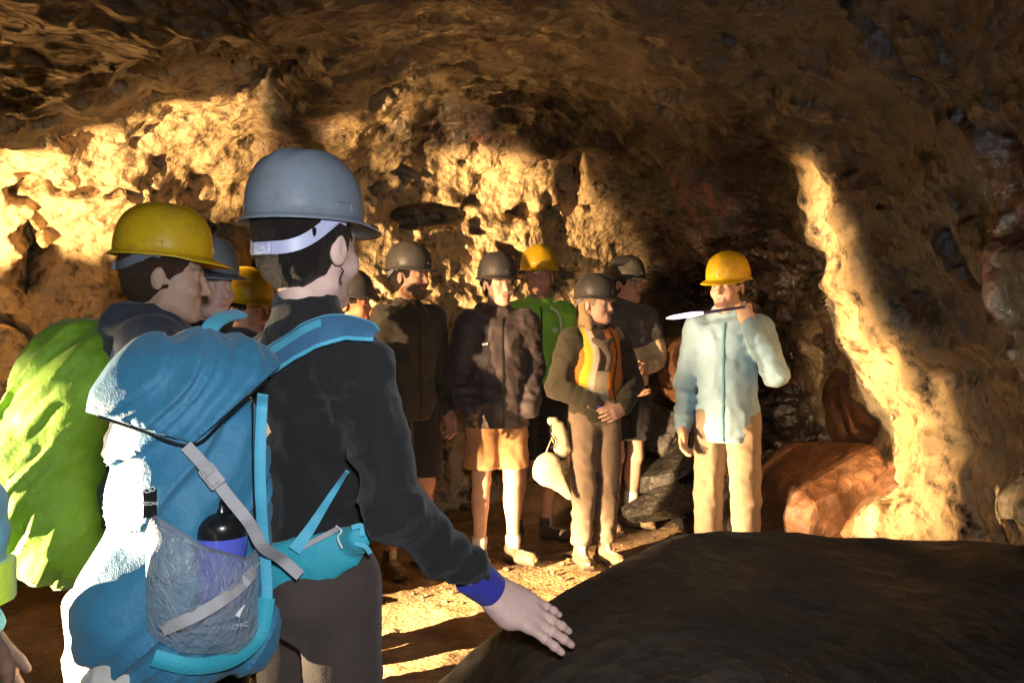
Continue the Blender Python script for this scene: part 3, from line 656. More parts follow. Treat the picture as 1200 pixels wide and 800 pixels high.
# ------------------------------------------------------------------ A: foreground visitor
aPX, aD, aH, aY = 368, 1.72, 1.64, 138
def AL(px, py, d): return np.array(loc_of(aPX, aD, aH, aY, P(px, py, d)))
hd = AL(660, 741, 1.72)-AL(580, 698, 1.70)
pA = person(aPX, aD, aH, aY, 'foreground visitor in a black fleece, back turned, one hand resting on the dark boulder', hy=14, hs=1.0, hsc=1.13, hz=.054, hcut=-.075, drop=.075, hc=(.0, .01, 1.622), hat=M_HGREY, strap=M_STRAPW, fine=.004, cst=.0065, hairm=M_HAIRD,
    shz=1.360, shw=.178, jacket=dict(m=M_BLACKFLEECE, hem=.93, infl=.010, arm=1.05, name='fleece', fold=.008, sleeve=.76, hemw=.98, collar=.135, trap=True), legs=dict(m=M_DARKPANTS, to=.1, fold=.002, infl=.01), shoes=M_BROWNSHOE, skin=(.80, .54, .46), hipbig=1,
    eR=tuple(AL(462, 600, 1.56)), wR=tuple(AL(580, 695, 1.70)), hands={-1: dict(d=hd, n=rotz(-R(aY))@np.array([.0, -.75, .85]), curl=(5, 5, 7, 9), thumb=(20, 60, .55), st=.0022, side=1, sc=1.08, spread=7, flen=1.25), 1: None}, wL=(.20, .06, .93), fat=.92)
add(pA, 'cuff', [tube([pA['W'][-1]+(pA['E'][-1]-pA['W'][-1])*.25, pA['W'][-1]+(pA['E'][-1]-pA['W'][-1])*.04], [.043, .038], 24)], M_ROYAL)

# ------------------------------------------------------------------ rucksacks
M_PBLUE = cloth('blue_pack_cloth', (.035, .19, .33), .6, bump=.35, bscale=30); M_PBLUE2 = cloth('mid_blue_cloth', (.05, .17, .32), .65); M_CYAN = cloth('light_blue_trim', (.09, .46, .66), .6); M_TEALB = cloth('teal_belt_cloth', (.03, .38, .50), .6)
M_WEB = cloth('grey_webbing', (.42, .41, .42), .7); M_RAIN = cloth('green_rain_cover', (.19, .35, .012), .6, bump=.3, weave=False)
M_BCAP = mat_plain('black_plastic', (.012, .012, .012), .25); M_BOTTLE = mat_plain('blue_bottle_plastic', (.10, .13, .62), .3, coat=.3); M_RED = mat_plain('red_plastic', (.55, .02, .02), .4)
M_PALEP = cloth('pale_glare_cloth', (.62, .60, .55), .8)
def mesh_fabric():
    m = bpy.data.materials.new('stretch_mesh'); t = nt(m); b = t.nodes['Principled BSDF']; L = t.links.new
    b.inputs['Base Color'].default_value = (.40, .44, .50, 1); b.inputs['Roughness'].default_value = .28; b.inputs['Sheen Weight'].default_value = .3
    tc = N(t, 'ShaderNodeTexCoord'); nz = N(t, 'ShaderNodeTexNoise', i_Scale=14.0, i_Detail=4.0); L(tc.outputs['Object'], nz.inputs['Vector'])
    r = N(t, 'ShaderNodeMapRange'); L(nz.outputs[0], r.inputs[0]); r.inputs[1].default_value = .35; r.inputs[2].default_value = .7; r.inputs[3].default_value = .36; r.inputs[4].default_value = .62; L(r.outputs[0], b.inputs['Alpha'])
    n2 = N(t, 'ShaderNodeTexNoise', i_Scale=38.0, i_Detail=3.0, i_Distortion=1.5); L(tc.outputs['Object'], n2.inputs['Vector'])
    bp = N(t, 'ShaderNodeBump', i_Strength=1.0, i_Distance=.012); L(n2.outputs[0], bp.inputs['Height']); L(bp.outputs[0], b.inputs['Normal'])
    return m
M_MESH = mesh_fabric()
def new_thing(name, o, label, cat, group=None):
    e = empty(name, o['rt'].location[:], o['rt'].rotation_euler[2]); e.scale = o['rt'].scale; tag(e, label, cat, group); return e
pk = new_thing('backpack', pA, 'large blue rucksack with a bottle in its mesh side pocket, on the foreground visitor', 'backpack')
v = Vol(rng(-.20, .22, .006), rng(.06, .56, .006), rng(.72, 1.50, .006))
v.box((.015, .270, 1.03), (.112, .120, .20), .07, 0); v.box((.01, .285, 1.20), (.112, .12, .13), .08, .05); v.ell((.03, .32, .92), (.13, .155, .16), .05); v.box((.015, .26, .85), (.108, .12, .06), .05, .04)
def pf(p):
    q = p+.03*np.stack([fbm(p*5, 2, 1), fbm(p*5, 2, 2), fbm(p*5, 2, 3)], -1)
    a = (q[:, 1]*.8+q[:, 2]*.62)          # creases fall from the buckle down to the left
    return -.017*ridged(np.stack([a*2+q[:, 0], a*26, a*2], -1), 2, 12)-.005*fbm(q*14, 3, 13)
v.disp(pf)
V, F = v.mesh(1); obj('main_bag', mesh_np('main_bag', V, F), M_PBLUE, pk); V_main = V
v = Vol(rng(-.22, .26, .006), rng(.02, .60, .006), rng(1.12, 1.52, .006))
v.ell((.0, .255, 1.315), (.138, .125, .12), .03); v.ell((.03, .335, 1.27), (.122, .10, .115), .08); v.cone((-.05, .19, 1.32), (.09, .19, 1.33), .07, .07, .06); v.ell((-.015, .265, 1.2), (.130, .12, .12), .05)
v.disp(lambda p: pf(p*1.0+.3)*1.3-.012*fbm(p*6, 2, 71)); 
pm, pr, pl_ = AL(226, 520, 1.45), AL(316, 440, 1.5), AL(112, 486, 1.4); cz_ = AL(600, 385, 0.)
for q_, sg in ((pr, 1), (pl_, -1)):
    n_ = np.cross(q_-pm, pm-cz_); n_ /= np.linalg.norm(n_); n_ = n_ if n_[2] < 0 else -n_; v.cut(pm, n_)
V, F = v.mesh(1); lid = obj('lid', mesh_np('lid', V, F), M_PBLUE2 if False else M_PBLUE, pk)
v = Vol(rng(-.2, .24, .007), rng(.3, .60, .007), rng(.76, 1.14, .007))
v.box((.05, .435, .88), (.08, .030, .09), .028, 0, rot=rotx(R(-6))); v.ell((.06, .43, .80), (.06, .04, .04), .05); v.disp(lambda p: -.012*ridged(p*np.array([14, 8, 9.]), 2, 40))
V, F = v.mesh(1); obj('glare_drape', mesh_np('glare_drape', V, F), M_PALEP, pk)  # pale cloth whose colour also stands for glare on the bag base
# which depth (from the camera) the near side of the bag has at a pixel
def proj_local(V, o):
    w = (V*o['rt'].scale[0])@rotz(o['rt'].rotation_euler[2]).T+np.array(o['rt'].location[:])
    b = w-np.array([0, 0, CAM_Z]); cp, sp = math.cos(PITCH), math.sin(PITCH)
    f = b[:, 1]*cp-b[:, 2]*sp; u = b[:, 1]*sp+b[:, 2]*cp
    return 600+1000*b[:, 0]/f, 400-1000*u/f, w[:, 1]
_px, _py, _d = proj_local(np.concatenate([V_main, lid.data.vertices and np.array([q.co[:] for q in lid.data.vertices])]), pA)
_fv = pA['_jv']; _fx, _fy, _fd = proj_local(_fv, pA)
def near(px, py, X, Y, D, r=11, dflt=1.5):
    m = (np.abs(X-px) < r) & (np.abs(Y-py) < r)
    return np.percentile(D[m], 4) if m.any() else dflt
def on_bag(pts, off=.006, n=6, X=None, Y=None, D=None, lift=None):
    X = _px if X is None else X; Y = _py if Y is None else Y; D = _d if D is None else D
    sp = catmull([(a, b, 0) for a, b in pts], n); ds = np.array([near(a, b, X, Y, D, dflt=np.nan) for a, b, _ in sp])
    idx = np.arange(len(ds)); ok = ~np.isnan(ds); ds = np.interp(idx, idx[ok], ds[ok]) if ok.any() else np.full(len(ds), 1.5)
    for _ in range(3): ds = np.convolve(np.pad(ds, 1, 'edge'), [.25, .5, .25], 'valid')
    lf = np.zeros(len(ds)) if lift is None else np.interp(idx/len(idx), *lift)
    return np.array([AL(a, b, d_-off-l_) for (a, b, _), d_, l_ in zip(sp, ds, lf)])
ncam = rotz(-R(aY))@np.array([.15, -1, .05])
# mesh side pocket, bulging over the bottle
cols = 26; rows = 22; g_ = []
for i in range(cols):
    u = i/(cols-1); pxx = 171+(303-171)*u; top = np.interp(u, [0, .06, .5, .9, 1], [625, 603, 640, 655, 640]); bot = np.interp(u, [0, .1, .35, .8, .95, 1], [735, 752, 766, 766, 752, 735])
    for k in range(rows):
        w_ = k/(rows-1); pyy = top+(bot-top)*w_; b = max(math.sin(math.pi*u), 0)**.38*math.sin(math.pi*(.22+.78*w_))**.7
        g_.append((pxx, pyy, b))
dd = np.array([near(a, b, _px, _py, _d, 14, 1.46) for a, b, _ in g_]).reshape(cols, rows)
for _ in range(4):
    q = np.pad(dd, 1, 'edge'); dd = (q[1:-1, 1:-1]*4+q[:-2, 1:-1]+q[2:, 1:-1]+q[1:-1, :-2]+q[1:-1, 2:])/8
dd = dd.ravel(); gp = [AL(a, b, d_-.006-0.064*c) for (a, b, c), d_ in zip(g_, dd)]
gF = [(i*rows+k, (i+1)*rows+k, (i+1)*rows+k+1, i*rows+k+1) for i in range(cols-1) for k in range(rows-1)]
gv = np.array(gp); gv += (.003*fbm(gv*30, 2, 9))[:, None]*ncam
pocket = obj('side_pocket', mesh_np('side_pocket', gv, np.array(gF)), M_MESH, pk)
edge = [gv[i*rows] for i in range(cols)]; add(pA, 'pocket_edge', [tube(np.array(edge), .0022, 6)], M_STRAPG, pocket)
dpk = lambda px, py: float(np.interp(px, [171, 303], [dd[:rows].mean(), dd[-rows:].mean()]))
def pocket_pt(px, py, off): 
    i = int(np.argmin([(a-px)**2+(b-py)**2 for a, b, c in g_])); a, b, c = g_[i]; return AL(px, py, dd[i]-.006-0.064*c-off)
add(pA, 'lower_strap', [ribbon(np.array([pocket_pt(a, b, .004) for a, b, _ in catmull([(302, 664, 0), (275, 692, 0), (235, 718, 0), (190, 738, 0)], 6)]), .021, ncam, .002)], M_WEB, pk)
cs = on_bag([(218, 522), (240, 546), (268, 582), (292, 612), (308, 640), (330, 655), (352, 674)], .008, 6, lift=([0, .3, .45, .62, .8, 1], [0, .006, .055, .055, .03, .03]))
cstrap = add(pA, 'compression_strap', [ribbon(cs, .0215, ncam, .0025)], M_WEB, pk)
v = Vol(rng(-.03, .03, .0015), rng(-.012, .012, .0015), rng(-.035, .035, .0015)); v.box((0, 0, 0), (.016, .004, .022), .004); v.box((0, -.004, -.006), (.010, .003, .010), .002, 0); v.box((.009, -.004, .012), (.003, .006, .007), .001, 0, 'sub'); v.box((-.009, -.004, .012), (.003, .006, .007), .001, 0, 'sub')
V, F = v.mesh(1); bk = obj('buckle', mesh_np('buckle', V, F), M_WEB, pk); bk.location = tuple(cs[8]+ncam*.006)
bk.rotation_euler = (Matrix(rotz(-R(aY)).tolist())@Matrix.Rotation(R(-38), 3, 'Y')).to_euler()
# light blue spine edge and base trim
add(pA, 'edge_trim', [ribbon(on_bag([(308, 462), (306, 500), (305, 560), (308, 620), (313, 690), (308, 735), (285, 768)], .004), .020, ncam, .003, .002)], M_CYAN, pk)
add(pA, 'base_trim', [ribbon(on_bag([(313, 700), (303, 745), (270, 772), (225, 780), (180, 770)], .002), .030, ncam, .003, .004)], M_TEALB, pk)
add(pA, 'lid_seam', [tube(on_bag([(116, 488), (165, 504), (224, 522), (262, 492), (292, 464), (314, 444)], .001), .003, 6)], M_BCAP, pk)
add(pA, 'seam', [tube(on_bag([(296, 470), (296, 520), (297, 570), (300, 630)], .001), .0018, 6)], M_BCAP, pk)
# label
lp = on_bag([(176, 573), (176, 606)], .006, 2)
lab = add(pA, 'label_tab', [ribbon(lp, .022, ncam, .002)], M_BCAP, pk)
M_INK = mat_plain('white_print', (.75, .75, .75), .6, var=0)
def text_obj(s_, size, m, parent, loc, rot, name='lettering'):
    c = bpy.data.curves.new(name, 'FONT'); c.body = s_; c.size = size; c.extrude = .0003; c.align_x = 'CENTER'; c.align_y = 'CENTER'
    t_ = bpy.data.objects.new(name, c); COL.objects.link(t_); dg = bpy.context.evaluated_depsgraph_get(); me = bpy.data.meshes.new_from_object(t_.evaluated_get(dg)); bpy.data.objects.remove(t_)
    o_ = obj(name, me, m, parent); o_.location = tuple(loc); o_.rotation_euler = rot; return o_
camrot = (Matrix(rotz(-R(aY)).tolist())@Matrix.Rotation(R(8), 3, 'Z')@Matrix.Rotation(R(90), 3, 'X'))
text_obj('NZONI', .0085, M_INK, lab, (AL(175.5, 590, 1.0)*0+lp[int(len(lp)*.5)]+ncam*.004), camrot.to_euler())
em = []
for cx_ in (-.0035, .0035):
    a = np.linspace(0, 2*math.pi, 7); em.append(tube(np.stack([cx_+.006*np.cos(a), 0*a, .0042*np.sin(a)+(.001 if cx_ > 0 else -.001)], -1), .0009, 5))
e_ = obj('emblem', mesh_list('emblem', em), M_INK, lab); e_.location = tuple(lp[int(len(lp)*.25)]+ncam*.004); e_.rotation_euler = (Matrix(rotz(-R(aY)).tolist())@Matrix.Rotation(R(8), 3, 'Z')).to_euler()
M_INKP = mat_plain('faint_print', (.5, .53, .58), .6, var=0)
text_obj('MACPAC', .011, M_INKP, pocket, pocket_pt(276, 734, .004), (camrot@Matrix.Rotation(R(12), 3, 'Z')).to_euler())
add(pA, 'emblem', [ribbon(np.array([pocket_pt(a, b, .004) for a, b in ((278, 722), (282, 715), (287, 708))]), np.array([.008, .005, .001]), ncam, .001)], M_INK, pocket)
# bottle stands in the pocket
bt = new_thing('bottle', pA, 'blue sports bottle with black cap in the mesh side pocket of the blue rucksack', 'bottle')
bc = AL(265, 640, 1.0); bx0 = AL(260, 634, near(265, 640, _px, _py, _d)-.004); bx1 = AL(262, 720, near(262, 720, _px, _py, _d)-.008)
def lathe(prof, name, m, parent, c, seg=40):
    V = [(c[0]+r*math.cos(2*math.pi*k/seg), c[1]+r*math.sin(2*math.pi*k/seg), c[2]+z) for r, z in prof for k in range(seg)]
    F = [(i*seg+k, i*seg+(k+1) % seg, (i+1)*seg+(k+1) % seg, (i+1)*seg+k) for i in range(len(prof)-1) for k in range(seg)]
    me = mesh_np(name, V, F); me.set_sharp_from_angle(angle=R(40)); return obj(name, me, m, parent)
lathe([(0, -.11), (.040, -.11), (.045, -.10), (.045, -.05), (.041, -.03), (.045, -.01), (.046, .012), (.0, .012)], 'bottle_body', M_BOTTLE, bt, bx0)
lathe([(.0, .012), (.047, .012), (.0475, .022), (.0475, .034), (.042, .044), (.030, .052), (.014, .055), (.012, .062), (.0115, .068), (.013, .070), (.013, .078), (.006, .081), (0, .081)], 'cap', M_BCAP, bt, bx0)
rd = new_thing('tube', pA, 'small red tube tucked behind the blue sports bottle', 'tube'); rp = bx0+(AL(228, 640, 1.45)-AL(265, 640, 1.45))
lathe([(0, -.10), (.010, -.10), (.011, .0), (.0095, .012), (0, .014)], 'tube_body', M_RED, rd, rp, 20)
# harness: shoulder straps, hip belt
def on_fleece(pts, off=.010, n=8): return on_bag(pts, off, n, _fx, _fy, _fd)
def up_n(path): 
    out = np.tile(rotz(-R(aY))@np.array([.12, -.72, .68]), (len(path), 1)); return out
sp_ = on_fleece([(312, 425), (335, 410), (365, 392), (395, 384), (420, 386), (440, 392)], .012)
st_ = add(pA, 'shoulder_strap', [ribbon(sp_, np.interp(np.linspace(0, 1, len(sp_)), [0, .5, .9, 1], [.070, .072, .046, .026]), up_n(sp_), .008, .003)], M_PBLUE2, pk)
for off_, nm in ((-.5, 0), (.5, 1)):
    T = np.gradient(sp_, axis=0); T /= np.linalg.norm(T, axis=1)[:, None]; sd_ = np.cross(T, up_n(sp_)); sd_ /= np.linalg.norm(sd_, axis=1)[:, None]
    w_ = np.interp(np.linspace(0, 1, len(sp_)), [0, .5, .9, 1], [.070, .072, .046, .026])[:, None]
    add(pA, 'strap_piping', [tube(sp_+sd_*w_*off_*.98, .0048, 8)], M_CYAN, st_)
m_ = int(len(sp_)*.5); add(pA, 'strap_band', [ribbon((sp_+up_n(sp_)*.012+sd_*w_*(-.16))[:m_], .019, up_n(sp_)[:m_], .002)], M_CYAN, st_)
s2 = np.array([AL(a, b, c) for a, b, c in catmull([(240, 396, 1.60), (250, 380, 1.63), (264, 371, 1.67), (282, 367, 1.72)], 6)])
add(pA, 'shoulder_strap', [ribbon(s2, .035, up_n(s2), .006, .002)], M_CYAN, pk)
s3 = on_fleece([(322, 430), (318, 470), (312, 520), (308, 580)], .004, 6)
hb = on_fleece([(318, 672), (345, 664), (372, 655), (398, 645), (420, 632)], .012, 6)
v = Vol(rng(hb[:, 0].min()-.06, hb[:, 0].max()+.06, .005), rng(hb[:, 1].min()-.06, hb[:, 1].max()+.06, .005), rng(hb[:, 2].min()-.09, hb[:, 2].max()+.09, .005))
ths = np.interp(np.linspace(0, 1, len(hb)), [0, .4, .8, 1], [.058, .048, .036, .022])
for i in range(len(hb)-1): v.cone(hb[i], hb[i+1], ths[i], ths[i+1], .006, flat=(ncam, .32))
v.disp(lambda p: -.003*ridged(p*18, 2, 3)-.0015*fbm(p*50, 2, 5))
V, F = v.mesh(1); belt = obj('hip_belt', mesh_np('hip_belt', V, F), M_TEALB, pk)
_bx, _by, _bd = proj_local(V, pA)
def on_belt(pts, off=.004, n=6): return on_bag(pts, off, n, _bx, _by, _bd)
add(pA, 'zip', [ribbon(on_belt([(352, 642), (375, 630), (396, 619)], .004), .010, ncam, .003)], M_WEB, belt)
add(pA, 'zip_pull', [tube(on_belt([(394, 616), (400, 622), (396, 630), (401, 642)], .008), .0022, 6)], M_WHITE, belt)
t_ = AL(345, 646, 1.0); th = np.array([AL(a, b, min(near(a, b, _fx, _fy, _fd), near(a, b, _bx, _by, _bd, dflt=9))-.012) for a, b, _ in catmull([(345, 645, 0), (365, 617, 0), (385, 585, 0), (407, 552, 0)], 6)])
for _ in range(6): th[1:-1] = th[1:-1]*.5+(th[2:]+th[:-2])*.25
add(pA, 'load_strap', [ribbon(th, np.linspace(.026, .008, len(th)), ncam, .0025)], M_CYAN, pk)
add(pA, 'belt_loop', [ribbon(on_belt([(412, 618), (424, 616), (424, 628)], .008), .010, ncam, .002)], M_CYAN, belt)
add(pA, 'belt_loop', [ribbon(on_belt([(416, 636), (428, 640), (434, 648)], .008), .009, ncam, .002)], M_CYAN, belt)
ea = AL(396, 318, 1.0); Hh = np.array((.0, .01, 1.622)); Rr = rotz(R(14)); ep = Hh+Rr@(np.array([-.093, .022, -.040])*1.13)
add(pA, 'earring', [tube(ep+np.array([[0, 0, 0], [-.004, -.003, -.008], [-.002, .003, -.018], [-.004, .006, -.028], [-.002, 0, -.034]]), .0016, 6)], M_BCAP)
# hem cord of the rain cover
# green rain cover on the pack of the yellow helmet
gk = new_thing('backpack', pB, 'green rain covered rucksack on the back of the yellow hatted person at the left', 'backpack')
v = Vol(rng(-.26, .28, .007), rng(.02, .68, .007), rng(.55, 1.55, .007))
v.ell((0, .22, 1.30), (.15, .14, .17), .03); v.cone((0, .24, 1.28), (.01, .34, 1.02), .155, .165, .06, flat=((1, 0, 0), .9)); v.ell((.02, .37, .97), (.17, .19, .22), .06); v.ell((0, .27, .84), (.15, .15, .15), .06)
def gf(p):
    q = p+.04*np.stack([fbm(p*4, 2, 1), fbm(p*4, 2, 2), fbm(p*4, 2, 3)], -1); a = q[:, 1]*.75+q[:, 2]*.66
    return -.019*ridged(np.stack([a*15+q[:, 0]*4, q[:, 1]*3, q[:, 2]*3], -1), 3, 12)-.004*fbm(q*22, 2, 13)
v.disp(gf); V, F = v.mesh(1); obj('rain_cover', mesh_np('rain_cover', V, F), M_RAIN, gk)
add(pB, 'shoulder_strap', [ribbon(catmull([(-.10, .12, 1.30), (-.115, .09, 1.42), (-.12, .02, 1.475), (-.12, -.07, 1.44), (-.115, -.13, 1.33), (-.12, -.13, 1.18)], 8), .05, catmull([(0, 1, .1), (0, .7, .7), (0, 0, 1), (0, -.7, .7), (0, -1, .2), (0, -1, 0)], 8), .008, .002)], M_STRAPG, gk)
# things hanging at the hip of the vest wearer
pouch = empty('pouch', P(655, 512, 4.86)); tag(pouch, 'cream drawstring pouch hanging at the hip of the vest wearer', 'pouch')
v = Vol(rng(-.09, .09, .006), rng(-.07, .07, .006), rng(-.14, .12, .006)); v.cone((-.01, 0, .06), (.02, 0, -.07), .036, .046, .02, flat=((0, 1, 0), .7)); v.cone((-.02, 0, .06), (-.035, 0, .095), .022, .030, .01); v.disp(lambda p: -.006*ridged(p*22, 2, 2)); V, F = v.mesh(1)
obj('bag_body', mesh_np('bag_body', V, F), M_CREAM, pouch); obj('drawstring', mesh_list('drawstring', [tube(catmull([(-.04, -.02, .09), (-.05, -.035, .03), (-.03, -.045, -.02), (-.045, -.04, -.06)], 6), .004, 6)]), M_BROWNSHOE, pouch)
cap_ = empty('cap', P(645, 553, 4.82)); tag(cap_, 'white cloth cap with a long peak dangling below the cream pouch', 'cap'); cap_.rotation_euler = (0, R(-0), 0)
v = Vol(rng(-.13, .16, .006), rng(-.09, .09, .006), rng(-.2, .14, .006)); v.ell((-.02, 0, .02), (.08, .055, .095), .02, rot=roty(R(20))); v.cone((.02, -.01, -.03), (.105, -.02, -.135), .055, .018, .04, flat=((0, 1, 0), .4)); v.disp(lambda p: -.004*ridged(p*18, 2, 6)); V, F = v.mesh(1)
crown = obj('crown', mesh_np('crown', V, F), M_CREAM, cap_); obj('cord', mesh_list('cord', [tube(catmull([(-.03, 0, .10), (-.01, -.01, .15), (.01, 0, .20)], 5), .004, 6)]), M_CREAM, cap_)
# light wand in the guide's raised hand
fist = P(869, 360, 4.20); lens = P(787, 372, 4.32)
wd = empty('torch', fist); tag(wd, 'glowing white hand torch held out in front of the guide', 'torch')
dl = lens-fist; u = np.linspace(0, 1, 12)
V, F = tube(np.array([dl*t for t in np.linspace(-.05, .62, 8)]), .0075, 12); obj('handle', mesh_list('handle', [(V, F)]), mat_plain('purple_plastic', (.05, .035, .10), .4), wd)
m_em = bpy.data.materials.new('lamp_glow'); t = nt(m_em); b = t.nodes['Principled BSDF']; b.inputs['Emission Color'].default_value = (.76, .70, 1, 1); b.inputs['Emission Strength'].default_value = 1.6
V, F = tube(np.array([dl*t for t in np.linspace(.45, 1.08, 12)]), np.array([.006, .010, .014, .018, .021, .022, .021, .020, .019, .018, .014, .005])*.62, 16); obj('light_head', mesh_list('light_head', [(V, F)]), m_em, wd)
# ------------------------------------------------------------------ rock materials
def rock_mat(name, c_dark, c_mid, c_rust, c_lit_crust, rough=(.35, .8), use_attr=True, fine=1.0, bs=1.0):
    m = bpy.data.materials.new(name); t = nt(m); b = t.nodes['Principled BSDF']; L = t.links.new
    tc = N(t, 'ShaderNodeTexCoord'); V = tc.outputs['Object']
    n1 = N(t, 'ShaderNodeTexNoise', i_Scale=1.7, i_Detail=6.0, i_Roughness=.68, i_Distortion=.1); L(V, n1.inputs['Vector'])
    r1 = N(t, 'ShaderNodeValToRGB'); L(n1.outputs[0], r1.inputs[0]); e = r1.color_ramp.elements
    e[0].position = .42; e[0].color = (*c_dark, 1); e[1].position = .6; e[1].color = (*c_mid, 1)
    n2 = N(t, 'ShaderNodeTexNoise', i_Scale=4.3, i_Detail=6.0, i_Roughness=.72, i_Distortion=.25); L(V, n2.inputs['Vector'])
    r2 = N(t, 'ShaderNodeMapRange'); L(n2.outputs[0], r2.inputs[0]); r2.inputs[1].default_value = .54; r2.inputs[2].default_value = .72
    mx = N(t, 'ShaderNodeMix', data_type='RGBA'); L(r2.outputs[0], mx.inputs[0]); L(r1.outputs[0], mx.inputs[6]); mx.inputs[7].default_value = (*c_rust, 1)
    # pale crust, its colour also carrying the lamplit areas
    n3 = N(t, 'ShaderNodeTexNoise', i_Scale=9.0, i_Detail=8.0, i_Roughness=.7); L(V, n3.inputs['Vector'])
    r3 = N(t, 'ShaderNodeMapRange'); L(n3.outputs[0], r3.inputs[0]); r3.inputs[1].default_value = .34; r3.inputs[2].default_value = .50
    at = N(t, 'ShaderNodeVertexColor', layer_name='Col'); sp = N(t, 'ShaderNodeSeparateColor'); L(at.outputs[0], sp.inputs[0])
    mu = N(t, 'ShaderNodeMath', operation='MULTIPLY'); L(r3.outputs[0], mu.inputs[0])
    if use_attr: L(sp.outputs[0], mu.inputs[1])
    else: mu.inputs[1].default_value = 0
    m2 = N(t, 'ShaderNodeMix', data_type='RGBA'); L(mu.outputs[0], m2.inputs[0]); L(mx.outputs[2], m2.inputs[6]); m2.inputs[7].default_value = (*c_lit_crust, 1)
    L(m2.outputs[2], b.inputs['Base Color'])
    # wet / dry
    n4 = N(t, 'ShaderNodeTexNoise', i_Scale=2.6, i_Detail=5.0); L(V, n4.inputs['Vector'])
    r4 = N(t, 'ShaderNodeMapRange'); L(n4.outputs[0], r4.inputs[0]); r4.inputs[1].default_value = .4; r4.inputs[2].default_value = .6
    r4.inputs[3].default_value = rough[0]; r4.inputs[4].default_value = rough[1]
    if use_attr:
        ad = N(t, 'ShaderNodeMath', operation='MULTIPLY_ADD'); L(sp.outputs[1], ad.inputs[0]); ad.inputs[1].default_value = -.3; L(r4.outputs[0], ad.inputs[2])
        cl = N(t, 'ShaderNodeMath', operation='MAXIMUM'); L(ad.outputs[0], cl.inputs[0]); cl.inputs[1].default_value = .16; L(cl.outputs[0], b.inputs['Roughness'])
    else: L(r4.outputs[0], b.inputs['Roughness'])
    # relief
    v = N(t, 'ShaderNodeTexVoronoi', i_Scale=22.0*fine, feature='F1')
    wn = N(t, 'ShaderNodeTexNoise', i_Scale=9.0, i_Detail=2.0); L(V, wn.inputs['Vector'])
    va = N(t, 'ShaderNodeVectorMath', operation='MULTIPLY_ADD'); L(wn.outputs[1], va.inputs[0]); va.inputs[1].default_value = (.025, .025, .025); L(V, va.inputs[2]); L(va.outputs[0], v.inputs['Vector'])
    nb = N(t, 'ShaderNodeTexNoise', i_Scale=34.0*fine, i_Detail=5.0, i_Roughness=.7); L(V, nb.inputs['Vector'])
    rm = N(t, 'ShaderNodeTexNoise', i_Scale=5.0*fine, i_Detail=8.0, i_Roughness=.66); L(V, rm.inputs['Vector'])
    b0 = N(t, 'ShaderNodeBump', i_Strength=.8*bs, i_Distance=.045); L(rm.outputs[0], b0.inputs['Height'])
    b1 = N(t, 'ShaderNodeBump', i_Strength=.7*bs, i_Distance=.022); L(v.outputs['Distance'], b1.inputs['Height']); L(b0.outputs[0], b1.inputs['Normal'])
    b2 = N(t, 'ShaderNodeBump', i_Strength=.7*bs, i_Distance=.014); L(nb.outputs[0], b2.inputs['Height']); L(b1.outputs[0], b2.inputs['Normal'])
    if use_attr:
        cw = N(t, 'ShaderNodeMath', operation='MULTIPLY'); L(sp.outputs[1], cw.inputs[0]); cw.inputs[1].default_value = .9; L(cw.outputs[0], b.inputs['Coat Weight']); b.inputs['Coat Roughness'].default_value = .17; L(b1.outputs[0], b.inputs['Coat Normal'])
    L(b2.outputs[0], b.inputs['Normal'])
    return m
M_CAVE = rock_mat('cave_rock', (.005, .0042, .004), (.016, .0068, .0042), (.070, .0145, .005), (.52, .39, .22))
M_BOULDER = rock_mat('dark_boulder', (.022, .017, .012), (.05, .034, .022), (.075, .045, .026), (.2, .15, .1), rough=(.55, .85), use_attr=False, bs=.8, fine=.8)
M_RED = rock_mat('red_boulder', (.09, .04, .018), (.22, .095, .038), (.30, .14, .055), (.4, .3, .2), rough=(.5, .8), use_attr=False, fine=.6)
M_BLACK = rock_mat('black_block', (.015, .015, .015), (.05, .045, .04), (.1, .08, .06), (.2, .2, .2), rough=(.25, .5), use_attr=False)
M_FLOOR = rock_mat('cave_floor', (.12, .075, .04), (.28, .18, .095), (.38, .25, .13), (.3, .25, .2), rough=(.7, .95), use_attr=False, fine=1.8, bs=.45)

